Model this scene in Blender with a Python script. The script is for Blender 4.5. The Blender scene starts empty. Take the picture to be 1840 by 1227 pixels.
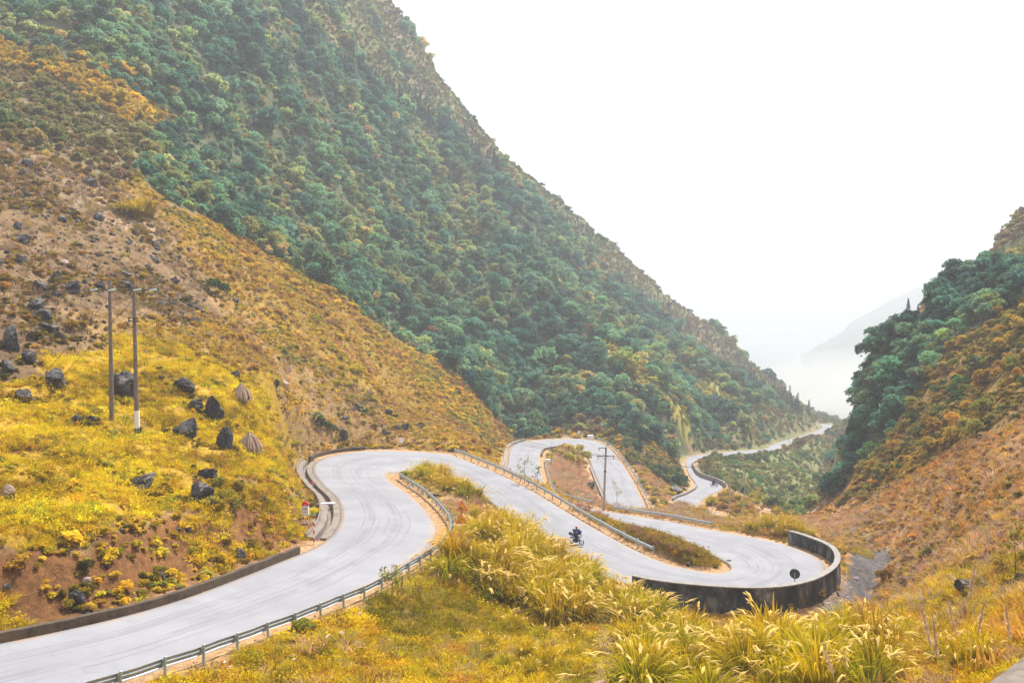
import bpy, bmesh, math, random
import numpy as np
from mathutils import Vector, Matrix, kdtree

# ------------------------------------------------------------------ camera, sky, sun, exposure
SC = bpy.context.scene
COL = SC.collection
F, CX, HZ = 1600.0, 920.0, 560.0            # focal length, centre column and eye level, in units of the 1840 wide photograph

cam_data = bpy.data.cameras.new('camera')
cam = bpy.data.objects.new('camera', cam_data)
COL.objects.link(cam)
cam_data.sensor_width = 36.0
cam_data.lens = 36.0 * F / 1840.0
cam_data.shift_y = -(613.5 - HZ) / 1840.0
cam_data.clip_start = 0.1
cam_data.clip_end = 20000.0
cam.location = (0, 0, 0)
cam.rotation_euler = (math.radians(90), 0, 0)
SC.camera = cam

SUN_EL, SUN_AZ = math.radians(58), math.radians(38)      # azimuth from +Y, clockwise: high, ahead and to the right
world = bpy.data.worlds.new('World')
SC.world = world
world.use_nodes = True
wn, wl = world.node_tree.nodes, world.node_tree.links
wn.clear()
w_out = wn.new('ShaderNodeOutputWorld')
w_bg = wn.new('ShaderNodeBackground')
w_sky = wn.new('ShaderNodeTexSky')
w_sky.sky_type = 'NISHITA'
w_sky.sun_disc = False
w_sky.sun_elevation = SUN_EL
w_sky.sun_rotation = SUN_AZ
w_sky.air_density = 1.0
w_sky.dust_density = 4.0
# overcast: a white cloud layer with faint grey wisps hides nearly all of the blue
w_tc = wn.new('ShaderNodeTexCoord')
w_map = wn.new('ShaderNodeMapping'); w_map.inputs['Scale'].default_value = (1.0, 1.0, 3.2)
w_no = wn.new('ShaderNodeTexNoise'); w_no.inputs['Scale'].default_value = 1.7; w_no.inputs['Detail'].default_value = 4.0
w_no.inputs['Roughness'].default_value = 0.45
w_ramp = wn.new('ShaderNodeValToRGB')
w_ramp.color_ramp.elements[0].position = 0.35; w_ramp.color_ramp.elements[0].color = (4.1, 4.2, 4.75, 1)
w_ramp.color_ramp.elements[1].position = 0.62; w_ramp.color_ramp.elements[1].color = (5.6, 5.6, 5.8, 1)
w_mix = wn.new('ShaderNodeMix'); w_mix.data_type = 'RGBA'; w_mix.inputs[0].default_value = 0.93
wl.new(w_tc.outputs['Generated'], w_map.inputs['Vector'])
wl.new(w_map.outputs['Vector'], w_no.inputs['Vector'])
wl.new(w_no.outputs['Fac'], w_ramp.inputs['Fac'])
wl.new(w_sky.outputs['Color'], w_mix.inputs[6])
wl.new(w_ramp.outputs['Color'], w_mix.inputs[7])
wl.new(w_mix.outputs[2], w_bg.inputs['Color'])
w_bg.inputs['Strength'].default_value = 0.05
wl.new(w_bg.outputs[0], w_out.inputs['Surface'])

sun_data = bpy.data.lights.new('sun', 'SUN')
sun_data.energy = 3.0
sun_data.angle = math.radians(6)
sun_data.color = (1.0, 0.95, 0.87)
sun = bpy.data.objects.new('sun', sun_data)
COL.objects.link(sun)
_sd = Vector((math.sin(SUN_AZ) * math.cos(SUN_EL), math.cos(SUN_AZ) * math.cos(SUN_EL), math.sin(SUN_EL)))
sun.rotation_euler = _sd.to_track_quat('Z', 'Y').to_euler()
sun.location = (0, 0, 300)

SC.view_settings.view_transform = 'Standard'
SC.view_settings.look = 'None'
SC.view_settings.exposure = 1.76
SC.view_settings.gamma = 1.0
SC.view_settings.use_curve_mapping = False
SC.render.engine = 'CYCLES'
SC.cycles.max_bounces = 5
SC.cycles.diffuse_bounces = 3
SC.cycles.glossy_bounces = 2
SC.cycles.transmission_bounces = 3
SC.cycles.volume_bounces = 3
SC.cycles.caustics_reflective = False
SC.cycles.caustics_refractive = False

# ------------------------------------------------------------------ helpers
RNG = np.random.default_rng(7)
random.seed(7)

def P(u, v, d):
    """World point d metres in front of the viewpoint, seen at photo position (u, v)."""
    return np.array([(u - CX) / F * d, d, (HZ - v) / F * d])

def tag(o, label=None, cat=None, group=None, kind=None):
    if label: o['label'] = label
    if cat: o['category'] = cat
    if group: o['group'] = group
    if kind: o['kind'] = kind
    return o

def link(name, me, mats=(), parent=None, loc=None):
    o = bpy.data.objects.new(name, me)
    COL.objects.link(o)
    for m in (mats if isinstance(mats, (list, tuple)) else [mats]):
        if m.name not in [x.name for x in me.materials if x]:
            me.materials.append(m)
    if parent: o.parent = parent
    if loc is not None: o.location = loc
    return o

def empty(name, loc=(0, 0, 0), rz=0.0):
    o = bpy.data.objects.new(name, None)
    COL.objects.link(o)
    o.location = loc
    o.rotation_euler = (0, 0, rz)
    o.empty_display_size = 0.2
    return o

def mesh_np(name, V, Fc, smooth=False, mat_idx=None):
    """V (n,3) array, Fc (m,3|4) int array -> mesh."""
    V = np.asarray(V, np.float32); Fc = np.asarray(Fc, np.int32)
    me = bpy.data.meshes.new(name)
    k = Fc.shape[1]
    me.vertices.add(len(V)); me.vertices.foreach_set('co', V.ravel())
    me.loops.add(Fc.size); me.loops.foreach_set('vertex_index', Fc.ravel())
    me.polygons.add(len(Fc)); me.polygons.foreach_set('loop_start', np.arange(0, Fc.size, k, dtype=np.int32))
    if smooth: me.polygons.foreach_set('use_smooth', np.ones(len(Fc), bool))
    if mat_idx is not None: me.polygons.foreach_set('material_index', np.asarray(mat_idx, np.int32))
    me.update(calc_edges=True)
    me.validate()
    return me

class MB:
    """Collects polygons of any size and links them as one mesh."""
    def __init__(s): s.v, s.f, s.m = [], [], []
    def add(s, V, Fs, m=0):
        b = len(s.v); s.v += [tuple(map(float, p)) for p in V]
        s.f += [tuple(b + i for i in f) for f in Fs]; s.m += [m] * len(Fs); return s
    def box(s, c, size, m=0, rz=0.0, taper=1.0):
        x, y, z = [q / 2 for q in size]; cs, sn = math.cos(rz), math.sin(rz); V = []
        for k, (sx, sy, sz) in enumerate([(-1,-1,-1),(1,-1,-1),(1,1,-1),(-1,1,-1),(-1,-1,1),(1,-1,1),(1,1,1),(-1,1,1)]):
            t = taper if sz > 0 else 1
            px, py = sx * x * t, sy * y * t
            V.append((c[0] + px * cs - py * sn, c[1] + px * sn + py * cs, c[2] + sz * z))
        return s.add(V, [(3,2,1,0),(4,5,6,7),(0,1,5,4),(1,2,6,5),(2,3,7,6),(3,0,4,7)], m)
    def tube(s, pts, radii, n=8, m=0, cap=True):
        pts = [Vector(p) for p in pts]
        if not isinstance(radii, (list, tuple)): radii = [radii] * len(pts)
        V, Fs = [], []
        for i, p in enumerate(pts):
            t = (pts[min(i + 1, len(pts) - 1)] - pts[max(i - 1, 0)]).normalized()
            a = t.cross(Vector((0, 0, 1)) if abs(t.z) < 0.9 else Vector((1, 0, 0))).normalized(); b = t.cross(a)
            for k in range(n):
                w = 2 * math.pi * k / n
                V.append(p + (a * math.cos(w) + b * math.sin(w)) * radii[i])
        for i in range(len(pts) - 1):
            for k in range(n):
                k2 = (k + 1) % n
                Fs.append((i * n + k, i * n + k2, (i + 1) * n + k2, (i + 1) * n + k))
        if cap: Fs += [tuple(range(n))[::-1], tuple((len(pts) - 1) * n + k for k in range(n))]
        return s.add(V, Fs, m)
    def ball(s, c, r, n=10, m=0):
        r = r if isinstance(r, (tuple, list)) else (r, r, r); V = []; Fs = []; h = n // 2 + 1
        for i in range(h + 1):
            a = math.pi * i / h
            for k in range(n):
                b = 2 * math.pi * k / n
                V.append((c[0] + r[0] * math.sin(a) * math.cos(b), c[1] + r[1] * math.sin(a) * math.sin(b), c[2] + r[2] * math.cos(a)))
        for i in range(h):
            for k in range(n):
                k2 = (k + 1) % n
                Fs.append((i * n + k, (i + 1) * n + k, (i + 1) * n + k2, i * n + k2))
        return s.add(V, Fs, m)
    def prism(s, poly, y0, y1, m=0):
        n = len(poly)
        V = [(x, y0, z) for x, z in poly] + [(x, y1, z) for x, z in poly]
        return s.add(V, [tuple(range(n)), tuple(range(2 * n - 1, n - 1, -1))] + [(k, n + k, n + (k + 1) % n, (k + 1) % n) for k in range(n)], m)
    def mesh(s, name, smooth=False):
        me = bpy.data.meshes.new(name); me.from_pydata(s.v, [], s.f)
        me.polygons.foreach_set('material_index', np.asarray(s.m, np.int32))
        bm = bmesh.new(); bm.from_mesh(me); bmesh.ops.recalc_face_normals(bm, faces=bm.faces); bm.to_mesh(me); bm.free()
        if smooth: me.polygons.foreach_set('use_smooth', np.ones(len(me.polygons), bool))
        me.update(); return me
    def build(s, name, mats, parent=None, smooth=False, loc=None):
        me = s.mesh(name, smooth)
        for m in (mats if isinstance(mats, (list, tuple)) else [mats]): me.materials.append(m)
        o = bpy.data.objects.new(name, me); COL.objects.link(o)
        if parent: o.parent = parent
        if loc is not None: o.location = loc
        return o

# 2-D value noise on numpy arrays
def _h(ix, iy, seed):
    n = (ix.astype(np.int64) * 374761393 + iy.astype(np.int64) * 668265263 + seed * 974634777) & 0x7fffffff
    n = ((n ^ (n >> 13)) * 1274126177) & 0x7fffffff
    return ((n ^ (n >> 16)) & 0xffff) / 65535.0
def vnoise(x, y, seed=0):
    ix, iy = np.floor(x), np.floor(y); fx, fy = x - ix, y - iy
    fx, fy = fx * fx * (3 - 2 * fx), fy * fy * (3 - 2 * fy)
    a, b = _h(ix, iy, seed), _h(ix + 1, iy, seed); c, d = _h(ix, iy + 1, seed), _h(ix + 1, iy + 1, seed)
    return (a * (1 - fx) + b * fx) * (1 - fy) + (c * (1 - fx) + d * fx) * fy
def fbm(x, y, seed=0, octv=4):
    s, a, t = 0, 1.0, 0
    for k in range(octv):
        s = s + a * vnoise(x * 2 ** k + 17.3 * k, y * 2 ** k - 9.1 * k, seed + k); t += a; a *= 0.5
    return s / t
def sstep(a, b, x):
    t = np.clip((x - a) / (b - a), 0, 1); return t * t * (3 - 2 * t)

# ------------------------------------------------------------------ material helpers
class NT:
    def __init__(s, name):
        s.mat = bpy.data.materials.new(name); s.mat.use_nodes = True
        s.n, s.l = s.mat.node_tree.nodes, s.mat.node_tree.links
        s.n.clear(); s.out = s.n.new('ShaderNodeOutputMaterial')
    def node(s, t, **kw):
        n = s.n.new(t)
        for k, v in kw.items():
            if hasattr(n, k): setattr(n, k, v)
            else: n.inputs[k.replace('_', ' ')].default_value = v
        return n
    def noise(s, scale, detail=4, rough=0.55, vec=None):
        n = s.node('ShaderNodeTexNoise', Scale=scale, Detail=detail, Roughness=rough)
        if vec: s.l.new(vec, n.inputs['Vector'])
        return n
    def ramp(s, fac, stops):
        r = s.node('ShaderNodeValToRGB'); e = r.color_ramp.elements
        while len(e) < len(stops): e.new(0.5)
        for k, (p, c) in enumerate(stops):
            e[k].position = p; e[k].color = (*c, 1) if len(c) == 3 else c
        s.l.new(fac, r.inputs['Fac']); return r.outputs['Color']
    def mix(s, fac, a, b, blend='MIX'):
        m = s.node('ShaderNodeMix', data_type='RGBA', blend_type=blend)
        for sock, val in ((m.inputs[0], fac), (m.inputs[6], a), (m.inputs[7], b)):
            if hasattr(val, 'is_linked') or hasattr(val, 'links'): s.l.new(val, sock)
            elif isinstance(val, (int, float)): sock.default_value = val
            else: sock.default_value = (*val, 1)
        return m.outputs[2]
    def math(s, op, a, b=0.5):
        m = s.node('ShaderNodeMath', operation=op)
        for sock, val in ((m.inputs[0], a), (m.inputs[1], b)):
            if isinstance(val, (int, float)): sock.default_value = val
            else: s.l.new(val, sock)
        return m.outputs[0]
    def pos(s):
        return s.node('ShaderNodeNewGeometry').outputs['Position']
    def obj(s):
        return s.node('ShaderNodeTexCoord').outputs['Object']
    def finish(s, color, rough=0.8, bump=None, bump_d=0.05, metal=0.0, spec=0.3, trans=0.0):
        if trans:
            d = s.node('ShaderNodeBsdfDiffuse'); t = s.node('ShaderNodeBsdfTranslucent'); mx = s.node('ShaderNodeMixShader')
            mx.inputs[0].default_value = trans
            for q in (d, t):
                if isinstance(color, tuple): q.inputs['Color'].default_value = (*color, 1)
                else: s.l.new(color, q.inputs['Color'])
            s.l.new(d.outputs[0], mx.inputs[1]); s.l.new(t.outputs[0], mx.inputs[2]); s.l.new(mx.outputs[0], s.out.inputs['Surface'])
            return s.mat
        b = s.node('ShaderNodeBsdfPrincipled')
        b.inputs['Roughness'].default_value = rough; b.inputs['Metallic'].default_value = metal
        b.inputs['Specular IOR Level'].default_value = spec
        if isinstance(color, tuple): b.inputs['Base Color'].default_value = (*color, 1)
        else: s.l.new(color, b.inputs['Base Color'])
        if bump is not None:
            bp = s.node('ShaderNodeBump'); bp.inputs['Distance'].default_value = bump_d; bp.inputs['Strength'].default_value = 0.9
            s.l.new(bump, bp.inputs['Height']); s.l.new(bp.outputs[0], b.inputs['Normal'])
        s.l.new(b.outputs[0], s.out.inputs['Surface']); return s.mat

def mottled(name, dark, light, scale=3.0, rough=0.8, bump_d=0.02, metal=0.0, spec=0.3, local=True):
    t = NT(name); vec = t.obj() if local else t.pos()
    n1 = t.noise(scale, 6, 0.65, vec); n2 = t.noise(scale * 7, 4, 0.6, vec)
    f = t.math('ADD', t.math('MULTIPLY', n1.outputs['Fac'], 0.7), t.math('MULTIPLY', n2.outputs['Fac'], 0.3))
    return t.finish(t.ramp(f, [(0.33, dark), (0.66, light)]), rough, n2.outputs['Fac'], bump_d, metal, spec)

def plain(name, c, rough=0.5, metal=0.0, spec=0.4, var=0.12):
    t = NT(name); n = t.noise(14, 4, 0.6, t.obj())
    return t.finish(t.mix(n.outputs['Fac'], tuple(q * (1 - var) for q in c), tuple(min(1, q * (1 + var)) for q in c)), rough, None, 0, metal, spec)

# ------------------------------------------------------------------ the road: left edge, right edge (photo u, v) and height, from the near end on
ST = [
 (-420,1230,-420,1420,-12.0),(-200,1190,-200,1330,-12.6),(0,1155,60,1265,-13.2),(200,1112,270,1200,-13.7),(330,1075,400,1155,-14.1),(430,1038,540,1103,-14.6),
 (500,1010,640,1062,-15.0),(560,985,715,1020,-15.4),(598,958,765,985,-15.7),(612,925,783,952,-16.0),(604,895,765,918,-16.3),
 (580,872,735,888,-16.55),(562,848,705,868,-16.8),(567,830,693,855,-17.0),(595,818,696,849,-17.2),(640,811,705,848,-17.3),
 (700,809,722,847,-17.6),(760,812,738,844,-17.9),(810,817,752,838,-18.15),(850,832,775,840,-18.4),(900,853,815,860,-18.75),
 (950,878,860,886,-19.1),(1000,908,905,920,-19.5),(1050,938,950,950,-19.9),(1100,966,985,984,-20.25),(1150,992,1020,1014,-20.6),
 (1200,1013,1085,1036,-20.9),(1245,1023,1170,1060,-21.2),(1285,1029,1270,1072,-21.4),(1310,1024,1370,1075,-21.6),(1312,1016,1440,1062,-21.8),
 (1303,1008,1480,1035,-22.0),(1285,1001,1478,1008,-22.2),(1262,994,1445,990,-22.4),(1230,983,1400,975,-22.7),(1200,973,1340,962,-23.0),
 (1150,957,1270,950,-23.4),(1100,940,1200,936,-23.8),(1045,922,1130,925,-24.1),(985,905,1060,912,-24.5),(918,887,990,889,-25.05),
 (905,855,974,855,-25.7),(912,830,970,827,-26.2),(915,810,971,815,-26.5),(922,800,975,808,-26.7),(940,793,985,805,-27.0),
 (975,790,1000,803,-27.3),(1020,788,1020,803,-27.6),(1060,790,1042,808,-28.0),(1088,800,1056,822,-28.4),(1112,825,1062,835,-28.9),
 (1132,855,1072,860,-29.5),(1150,890,1085,890,-30.2),(1167,922,1100,925,-30.9)]
EDGE_L = [P(a, b, z * F / (HZ - b)) for a, b, c, d, z in ST]
EDGE_R = [P(c, d, z * F / (HZ - d)) for a, b, c, d, z in ST]
for L, R, z in [((23,129.5),(17,126),-31.3),((26,128.5),(24,121.5),-31.7),((29.5,131),(32.5,124),-32.1),((30,136),(36,132),-32.5)]:
    EDGE_L.append(np.array([*L, z])); EDGE_R.append(np.array([*R, z]))
for a, b, c, d, z in [(1212,902,1262,908,-33.2),(1235,888,1275,890,-33.9),(1252,877,1298,877,-34.6),(1248,866,1288,868,-35.3),(1239,853,1255,856,-36.0),
 (1234,839,1244,843,-37.0),(1234,827,1243,831,-38.0),(1245,819,1262,825,-39.2),(1312,811,1312,819,-41.0),(1373,806,1377,811.5,-44.0),
 (1392,797,1406,803,-46.5),(1438,783,1443,789,-51.5),(1477,769,1482,776,-56.0)]:
    EDGE_L.append(P(a, b, z * F / (HZ - b))); EDGE_R.append(P(c, d, z * F / (HZ - d)))
EDGE_L.append(np.array([167., 485., -61.])); EDGE_R.append(np.array([174., 481., -61.]))

def spline(pts, step=0.7):
    pts = [np.asarray(p, float) for p in pts]; out = []; pr = []
    for i in range(len(pts) - 1):
        p0, p1, p2, p3 = pts[max(i - 1, 0)], pts[i], pts[i + 1], pts[min(i + 2, len(pts) - 1)]
        n = max(2, int(np.linalg.norm(p2 - p1) / step))
        for k in range(n):
            t = k / n
            out.append(0.5 * (2 * p1 + (p2 - p0) * t + (2 * p0 - 5 * p1 + 4 * p2 - p3) * t * t + (3 * p1 - p0 - 3 * p2 + p3) * t ** 3)); pr.append(i + t)
    out.append(pts[-1]); pr.append(len(pts) - 1.0)
    return np.array(out), np.array(pr)
mid = [(a + b) / 2 for a, b in zip(EDGE_L, EDGE_R)]
_, PR = spline(mid, 0.8)
def edge_at(E, prs):
    out = []
    for q in prs:
        i = min(int(q), len(E) - 2); t = q - i
        p0, p1, p2, p3 = E[max(i - 1, 0)], E[i], E[i + 1], E[min(i + 2, len(E) - 1)]
        out.append(0.5 * (2 * p1 + (p2 - p0) * t + (2 * p0 - 5 * p1 + 4 * p2 - p3) * t * t + (3 * p1 - p0 - 3 * p2 + p3) * t ** 3))
    return np.array(out)
RL, RR = edge_at(EDGE_L, PR), edge_at(EDGE_R, PR)      # dense road edges
def road_edge(side, q0, q1, n):                        # points along one edge between two station numbers
    return edge_at(EDGE_L if side == 'L' else EDGE_R, np.linspace(q0, q1, n))
NL = 17
_t = np.linspace(0, 1, NL)[None, :, None]
ROADP = RL[:, None, :] * (1 - _t) + RR[:, None, :] * _t          # (n, NL, 3)
_kd_pts = ROADP.reshape(-1, 3)
KD = kdtree.KDTree(len(_kd_pts))
for i, p in enumerate(_kd_pts): KD.insert((p[0], p[1], 0), i)
KD.balance()

# ------------------------------------------------------------------ the land: heights known at these places (photo u, v, distance)
CTRL = [
 # bank and field left of the near road
 (0,1000,39),(0,1075,37),(200,960,44),(200,1035,42),(400,905,54),(430,965,52.5),(480,850,66),(540,890,70),(550,780,95),(540,830,90),(620,780,113),(700,785,118),(800,790,119),(860,800,122),
 (0,900,45),(200,870,52),(350,830,62),(0,740,58),(200,760,64),(400,720,78),(500,700,95),(600,720,118),(750,740,148),(880,770,172),(880,810,150),(850,805,130),
 (0,600,72),(200,600,84),(400,600,105),(600,620,140),(750,660,178),(890,745,192),
 (0,450,92),(200,450,108),(400,470,135),(600,530,172),(0,280,125),(200,300,142),(400,400,168),(620,540,197),(760,640,212),
 # the big mountain
 (0,100,185),(0,0,215),(200,100,205),(200,0,238),(400,200,232),(400,0,292),(600,350,258),(600,150,325),(600,0,385),(500,100,295),(800,600,240),(800,400,315),(800,250,395),
 (680,0,440),(740,85,448),(800,163,455),(870,235,460),(930,305,462),(1000,374,465),(1050,418,470),(1100,458,480),(1150,505,490),(1200,548,498),(1250,588,505),(1300,625,510),(1340,665,515),(1380,697,515),(1440,733,505),
 (900,700,206),(900,560,262),(900,420,335),(1000,720,222),(1000,560,290),(1000,440,390),(1000,650,245),
 (920,784,199),(980,778,203),(1050,772,208),(1080,640,262),(1150,690,256),(1210,745,248),(1236,795,240),(1130,745,226),(1150,800,205),(1180,855,178),(1225,862,196),(1190,820,200),(1215,890,164),
 (1110,600,335),(1180,650,330),(1240,740,296),(1300,795,272),(1350,785,300),(1250,800,262),(1200,600,430),(1200,650,370),(1270,690,330),(1350,765,322),(1300,680,420),(1400,740,430),(1400,770,350),(1440,765,400),(1460,752,450),
 # below the far road, the valley and its far side
 (1300,833,236),(1330,845,226),(1380,830,262),(1430,810,300),(1480,800,370),(1350,890,200),(1400,850,270),(1450,885,270),(1470,840,320),(1400,925,170),(1440,930,210),(1300,892,160),(1350,905,150),(1300,915,128),(1250,925,120),(1360,935,112),(1200,930,122),(1400,938,120),
 (1450,945,112),(1430,955,98),(1340,940,103),(1280,933,106),
 # inside the bends
 (1020,840,150),(1030,800,170),(1000,815,164),(1070,885,128),(1040,862,138),(1060,905,119),(1010,870,136),(1090,930,102),(1150,950,92),(1210,985,82),(1260,1005,78.5),(1290,1012,77.2),(960,868,120),(900,835,122),
 (850,1000,62),(830,940,70),(860,900,80),(900,950,76),(950,970,74),(800,880,86),(770,865,92),(780,845,98),(980,1010,68),(1040,1030,66.5),
 # slope below the near road and the foreground
 (500,1227,36),(600,1150,40),(700,1227,37),(700,1100,46.5),(800,1040,53.5),(900,1227,38),(900,1100,52),(1000,1090,58),(1100,1150,48),(1100,1227,36),(1100,1080,62),(350,1227,33),(200,1300,28),
 (1300,1227,37),(1300,1140,55),(1200,1100,60),(1160,1070,65),(1250,1092,64.5),(1350,1098,65),(1440,1092,68),(1510,1060,76),(1525,1000,86),(1490,975,95),(1560,1045,83),(1480,1100,70),(1600,985,90),(1420,1140,60),
 # right hand slope
 (1500,945,106),(1560,900,112),(1500,905,134),(1600,900,101),(1700,900,85),(1840,900,65),(1700,1000,69),(1840,1000,52),(1700,1100,47),(1840,1060,40),(1600,1100,57),(1840,1140,26),(1700,1200,29),(1500,1200,37),
 (1840,500,152),(1840,650,107),(1840,780,82),(1700,650,136),(1700,780,110),(1620,700,146),(1600,800,126),(1550,850,132),
 (1840,408,258),(1795,450,250),(1775,482,178),(1700,512,172),(1610,600,166),(1562,655,161),(1537,745,157),(1498,865,150),(1500,893,146),(1840,460,215),
 # beyond the skylines, out of sight
 (1700,640,230),(1600,780,205),(1545,880,185),(1500,920,180),(1840,520,320),(1600,850,260),(1500,880,250),(1700,780,330),(1850,640,420),
 (680,120,560),(800,270,570),(1000,450,580),(1200,620,590),(1350,730,590),(400,-250,520),(400,-100,650),(1440,790,600),(1600,850,500),(1900,800,600),
 (1330,712,680),(1420,716,690),(1480,730,690),(1535,745,690),(1620,775,690),(1500,775,560),(1560,800,560),(900,500,800),(1200,700,800),(1500,780,800),(1900,780,800),(300,100,800),
 # left and right of the frame
 (-500,700,58),(-500,300,90),(-500,0,135),(-500,-400,210),(0,-400,340),(300,-400,430),(600,-180,500),(-500,-400,600),(-500,900,42),(-300,1050,36),
 (2300,1000,38),(2300,700,70),(2300,400,130),(2300,300,250),(2300,200,420),(2300,600,700),
]
def ctrl_arrays():
    c = [(u, v, d) for u, v, d in CTRL]
    for E in (RL, RR):
        for k in range(0, len(E), 5):
            x, y, z = E[k]; c.append((CX + F * x / y, HZ - F * z / y, y))
    c = np.array(c, float)
    return c
_C = ctrl_arrays()
_A = np.stack([_C[:, 0] / 150.0, np.log(_C[:, 2]) * 5.0], 1)
_val = (HZ - _C[:, 1]) / F
def _phi(r2): return np.sqrt(r2 + 0.12)
_r2 = ((_A[:, None] - _A[None]) ** 2).sum(-1)
_K = _phi(_r2); _n = len(_A)
_Q = np.concatenate([np.ones((_n, 1)), _A], 1)
_M = np.block([[_K - 0.01 * np.eye(_n), _Q], [_Q.T, np.zeros((3, 3))]])
_W = np.linalg.solve(_M, np.concatenate([_val, np.zeros(3)]))

def natural(x, y):
    """Height of the undisturbed land."""
    shp = x.shape; x = x.ravel(); y = y.ravel()
    yy = np.maximum(y, 12.0)
    a = np.clip(CX + F * x / yy, -900, 2700) / 150.0; b = np.log(yy) * 5.0
    s = np.empty_like(yy)
    for i in range(0, len(yy), 20000):
        j = slice(i, i + 20000)
        r2 = (a[j, None] - _A[None, :, 0]) ** 2 + (b[j, None] - _A[None, :, 1]) ** 2
        s[j] = _phi(r2) @ _W[:_n] + _W[_n] + a[j] * _W[_n + 1] + b[j] * _W[_n + 2]
    z = s * yy
    q = 0.707 * (y - 2.5 - (x - 1.25))            # left of the parapet the hillside drops away from the upper road
    zn = np.where(q > 0, np.maximum(-2.1 - 2.4 * np.minimum(q, 2.5) - 0.6 * np.maximum(q - 2.5, 0), -13.8), -1.75)
    w = sstep(13.0, 24.0, y)
    z = z * w + zn * (1 - w)
    w2 = sstep(700, 900, y)                             # far out the land sinks into the valley
    z = z * (1 - w2) - 125.0 * w2
    return z.reshape(shp)

def axis(lo, hi, a, b, d0, g, dmax):
    mids = list(np.arange(a, b, d0)); left, right = [], []
    p, d = a, d0
    while p > lo: d = min(d * g, dmax); p -= d; left.append(p)
    p, d = mids[-1], d0
    while p < hi: d = min(d * g, dmax); p += d; right.append(p)
    return np.array(left[::-1] + mids + right)
GX = axis(-520, 680, -30, 34, 0.42, 1.024, 12.0)
GY = axis(-14, 1010, 24, 128, 0.42, 1.0135, 10.0)
XX, YY = np.meshgrid(GX, GY)
ZN = natural(XX, YY)
# natural relief: gullies and knolls on the mountain, hummocks and terraces near by
far_w = sstep(120, 260, YY)
gul = 1 - np.abs(2 * fbm(XX / 46.0 + YY / 90.0, YY / 80.0 - XX / 130.0, 3, 4) - 1)
ZN = ZN + far_w * ((gul - 0.72) * 21.0 * np.clip(YY / 300, 0.4, 1.1) + (fbm(XX / 13.0, YY / 13.0, 11, 3) - 0.5) * 4.5)
ZN = ZN + (1 - far_w) * ((fbm(XX / 7.0, YY / 7.0, 21, 4) - 0.5) * 0.9 + (fbm(XX / 1.6, YY / 1.6, 31, 3) - 0.5) * 0.30)
_terr = sstep(-13.0, -22.0, XX) * (1 - sstep(66, 92, YY)) * sstep(40, 46, YY)      # field terraces
ZT = ZN + 0.6 * fbm(XX / 9, YY / 9, 77, 2); st = 1.25
fr = ZT / st - np.floor(ZT / st)
ZN = ZN + _terr * st * (sstep(0.55, 0.95, fr) - fr) * 0.55
# roads cut into it
RD = np.full(XX.shape, 99.0); RZ = np.zeros(XX.shape)
near = (XX > -62) & (XX < 185) & (YY > 14) & (YY < 500)
_cs = mid + []
_cm = np.array(mid)[:, :2]
idx = np.argwhere(near)
_px = np.stack([XX[near], YY[near]], 1)
_md = np.full(len(_px), 1e9)
_cd = (RL[::4, :2] + RR[::4, :2]) / 2
for i in range(0, len(_px), 20000):
    _md[i:i + 20000] = np.sqrt(((_px[i:i + 20000, None] - _cd[None]) ** 2).sum(-1)).min(1)
for (iy, ix), m in zip(idx, _md):
    if m < 16:
        co, k, dist = KD.find((XX[iy, ix], YY[iy, ix], 0)); RD[iy, ix] = dist; RZ[iy, ix] = _kd_pts[k][2]
_bw = 2.6 + 1.2 * fbm(XX / 5, YY / 5, 41, 2) + np.clip((YY - 120) / 60, 0, 2.0)
wr = sstep(1.5, 1.5 + _bw, RD)
ZZ = (RZ - 0.05) * (1 - wr) + ZN * wr
ZZ = np.where(RD < 0.55 + np.clip((YY - 130) / 200, 0, 0.6), RZ - 0.2, ZZ)

# room for the concrete drain round the outside of the first bend
_dr = road_edge('L', 8.0, 13.2, 90)
_dc = np.stack([_dr[:, 0], _dr[:, 1]], 1)
_dm = (XX > -30) & (XX < -8) & (YY > 55) & (YY < 112) & (RD > 0.5) & (RD < 2.9)
for iy, ix in np.argwhere(_dm):
    if ((_dc[:, 0] - XX[iy, ix]) ** 2 + (_dc[:, 1] - YY[iy, ix]) ** 2).min() < 2.0 ** 2: ZZ[iy, ix] = min(ZZ[iy, ix], RZ[iy, ix] - 0.55)
KM = np.array([-15.2, 65.5])                               # a level pad for the kilometre stone
_k = ((XX - KM[0]) ** 2 + (YY - KM[1]) ** 2) ** 0.5
_w = 1 - sstep(0.7, 1.8, _k); _w = np.where((RD < 1.9), 0, _w); ZZ = ZZ * (1 - _w) + (-15.62) * _w
# the ground drops outside the wall of the second bend
_wr = road_edge('R', 26.6, 34.0, 120)
for iy, ix in np.argwhere((XX > 6) & (XX < 36) & (YY > 58) & (YY < 96) & (RD > 0.9) & (RD < 7)):
    d2 = ((_wr[:, 0] - XX[iy, ix]) ** 2 + (_wr[:, 1] - YY[iy, ix]) ** 2).min() ** 0.5
    if d2 < 7: ZZ[iy, ix] = min(ZZ[iy, ix], RZ[iy, ix] - 0.05) - 0.95 * float(sstep(0.9, 1.4, d2) * (1 - sstep(3.5, 7.0, d2)))

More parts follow.
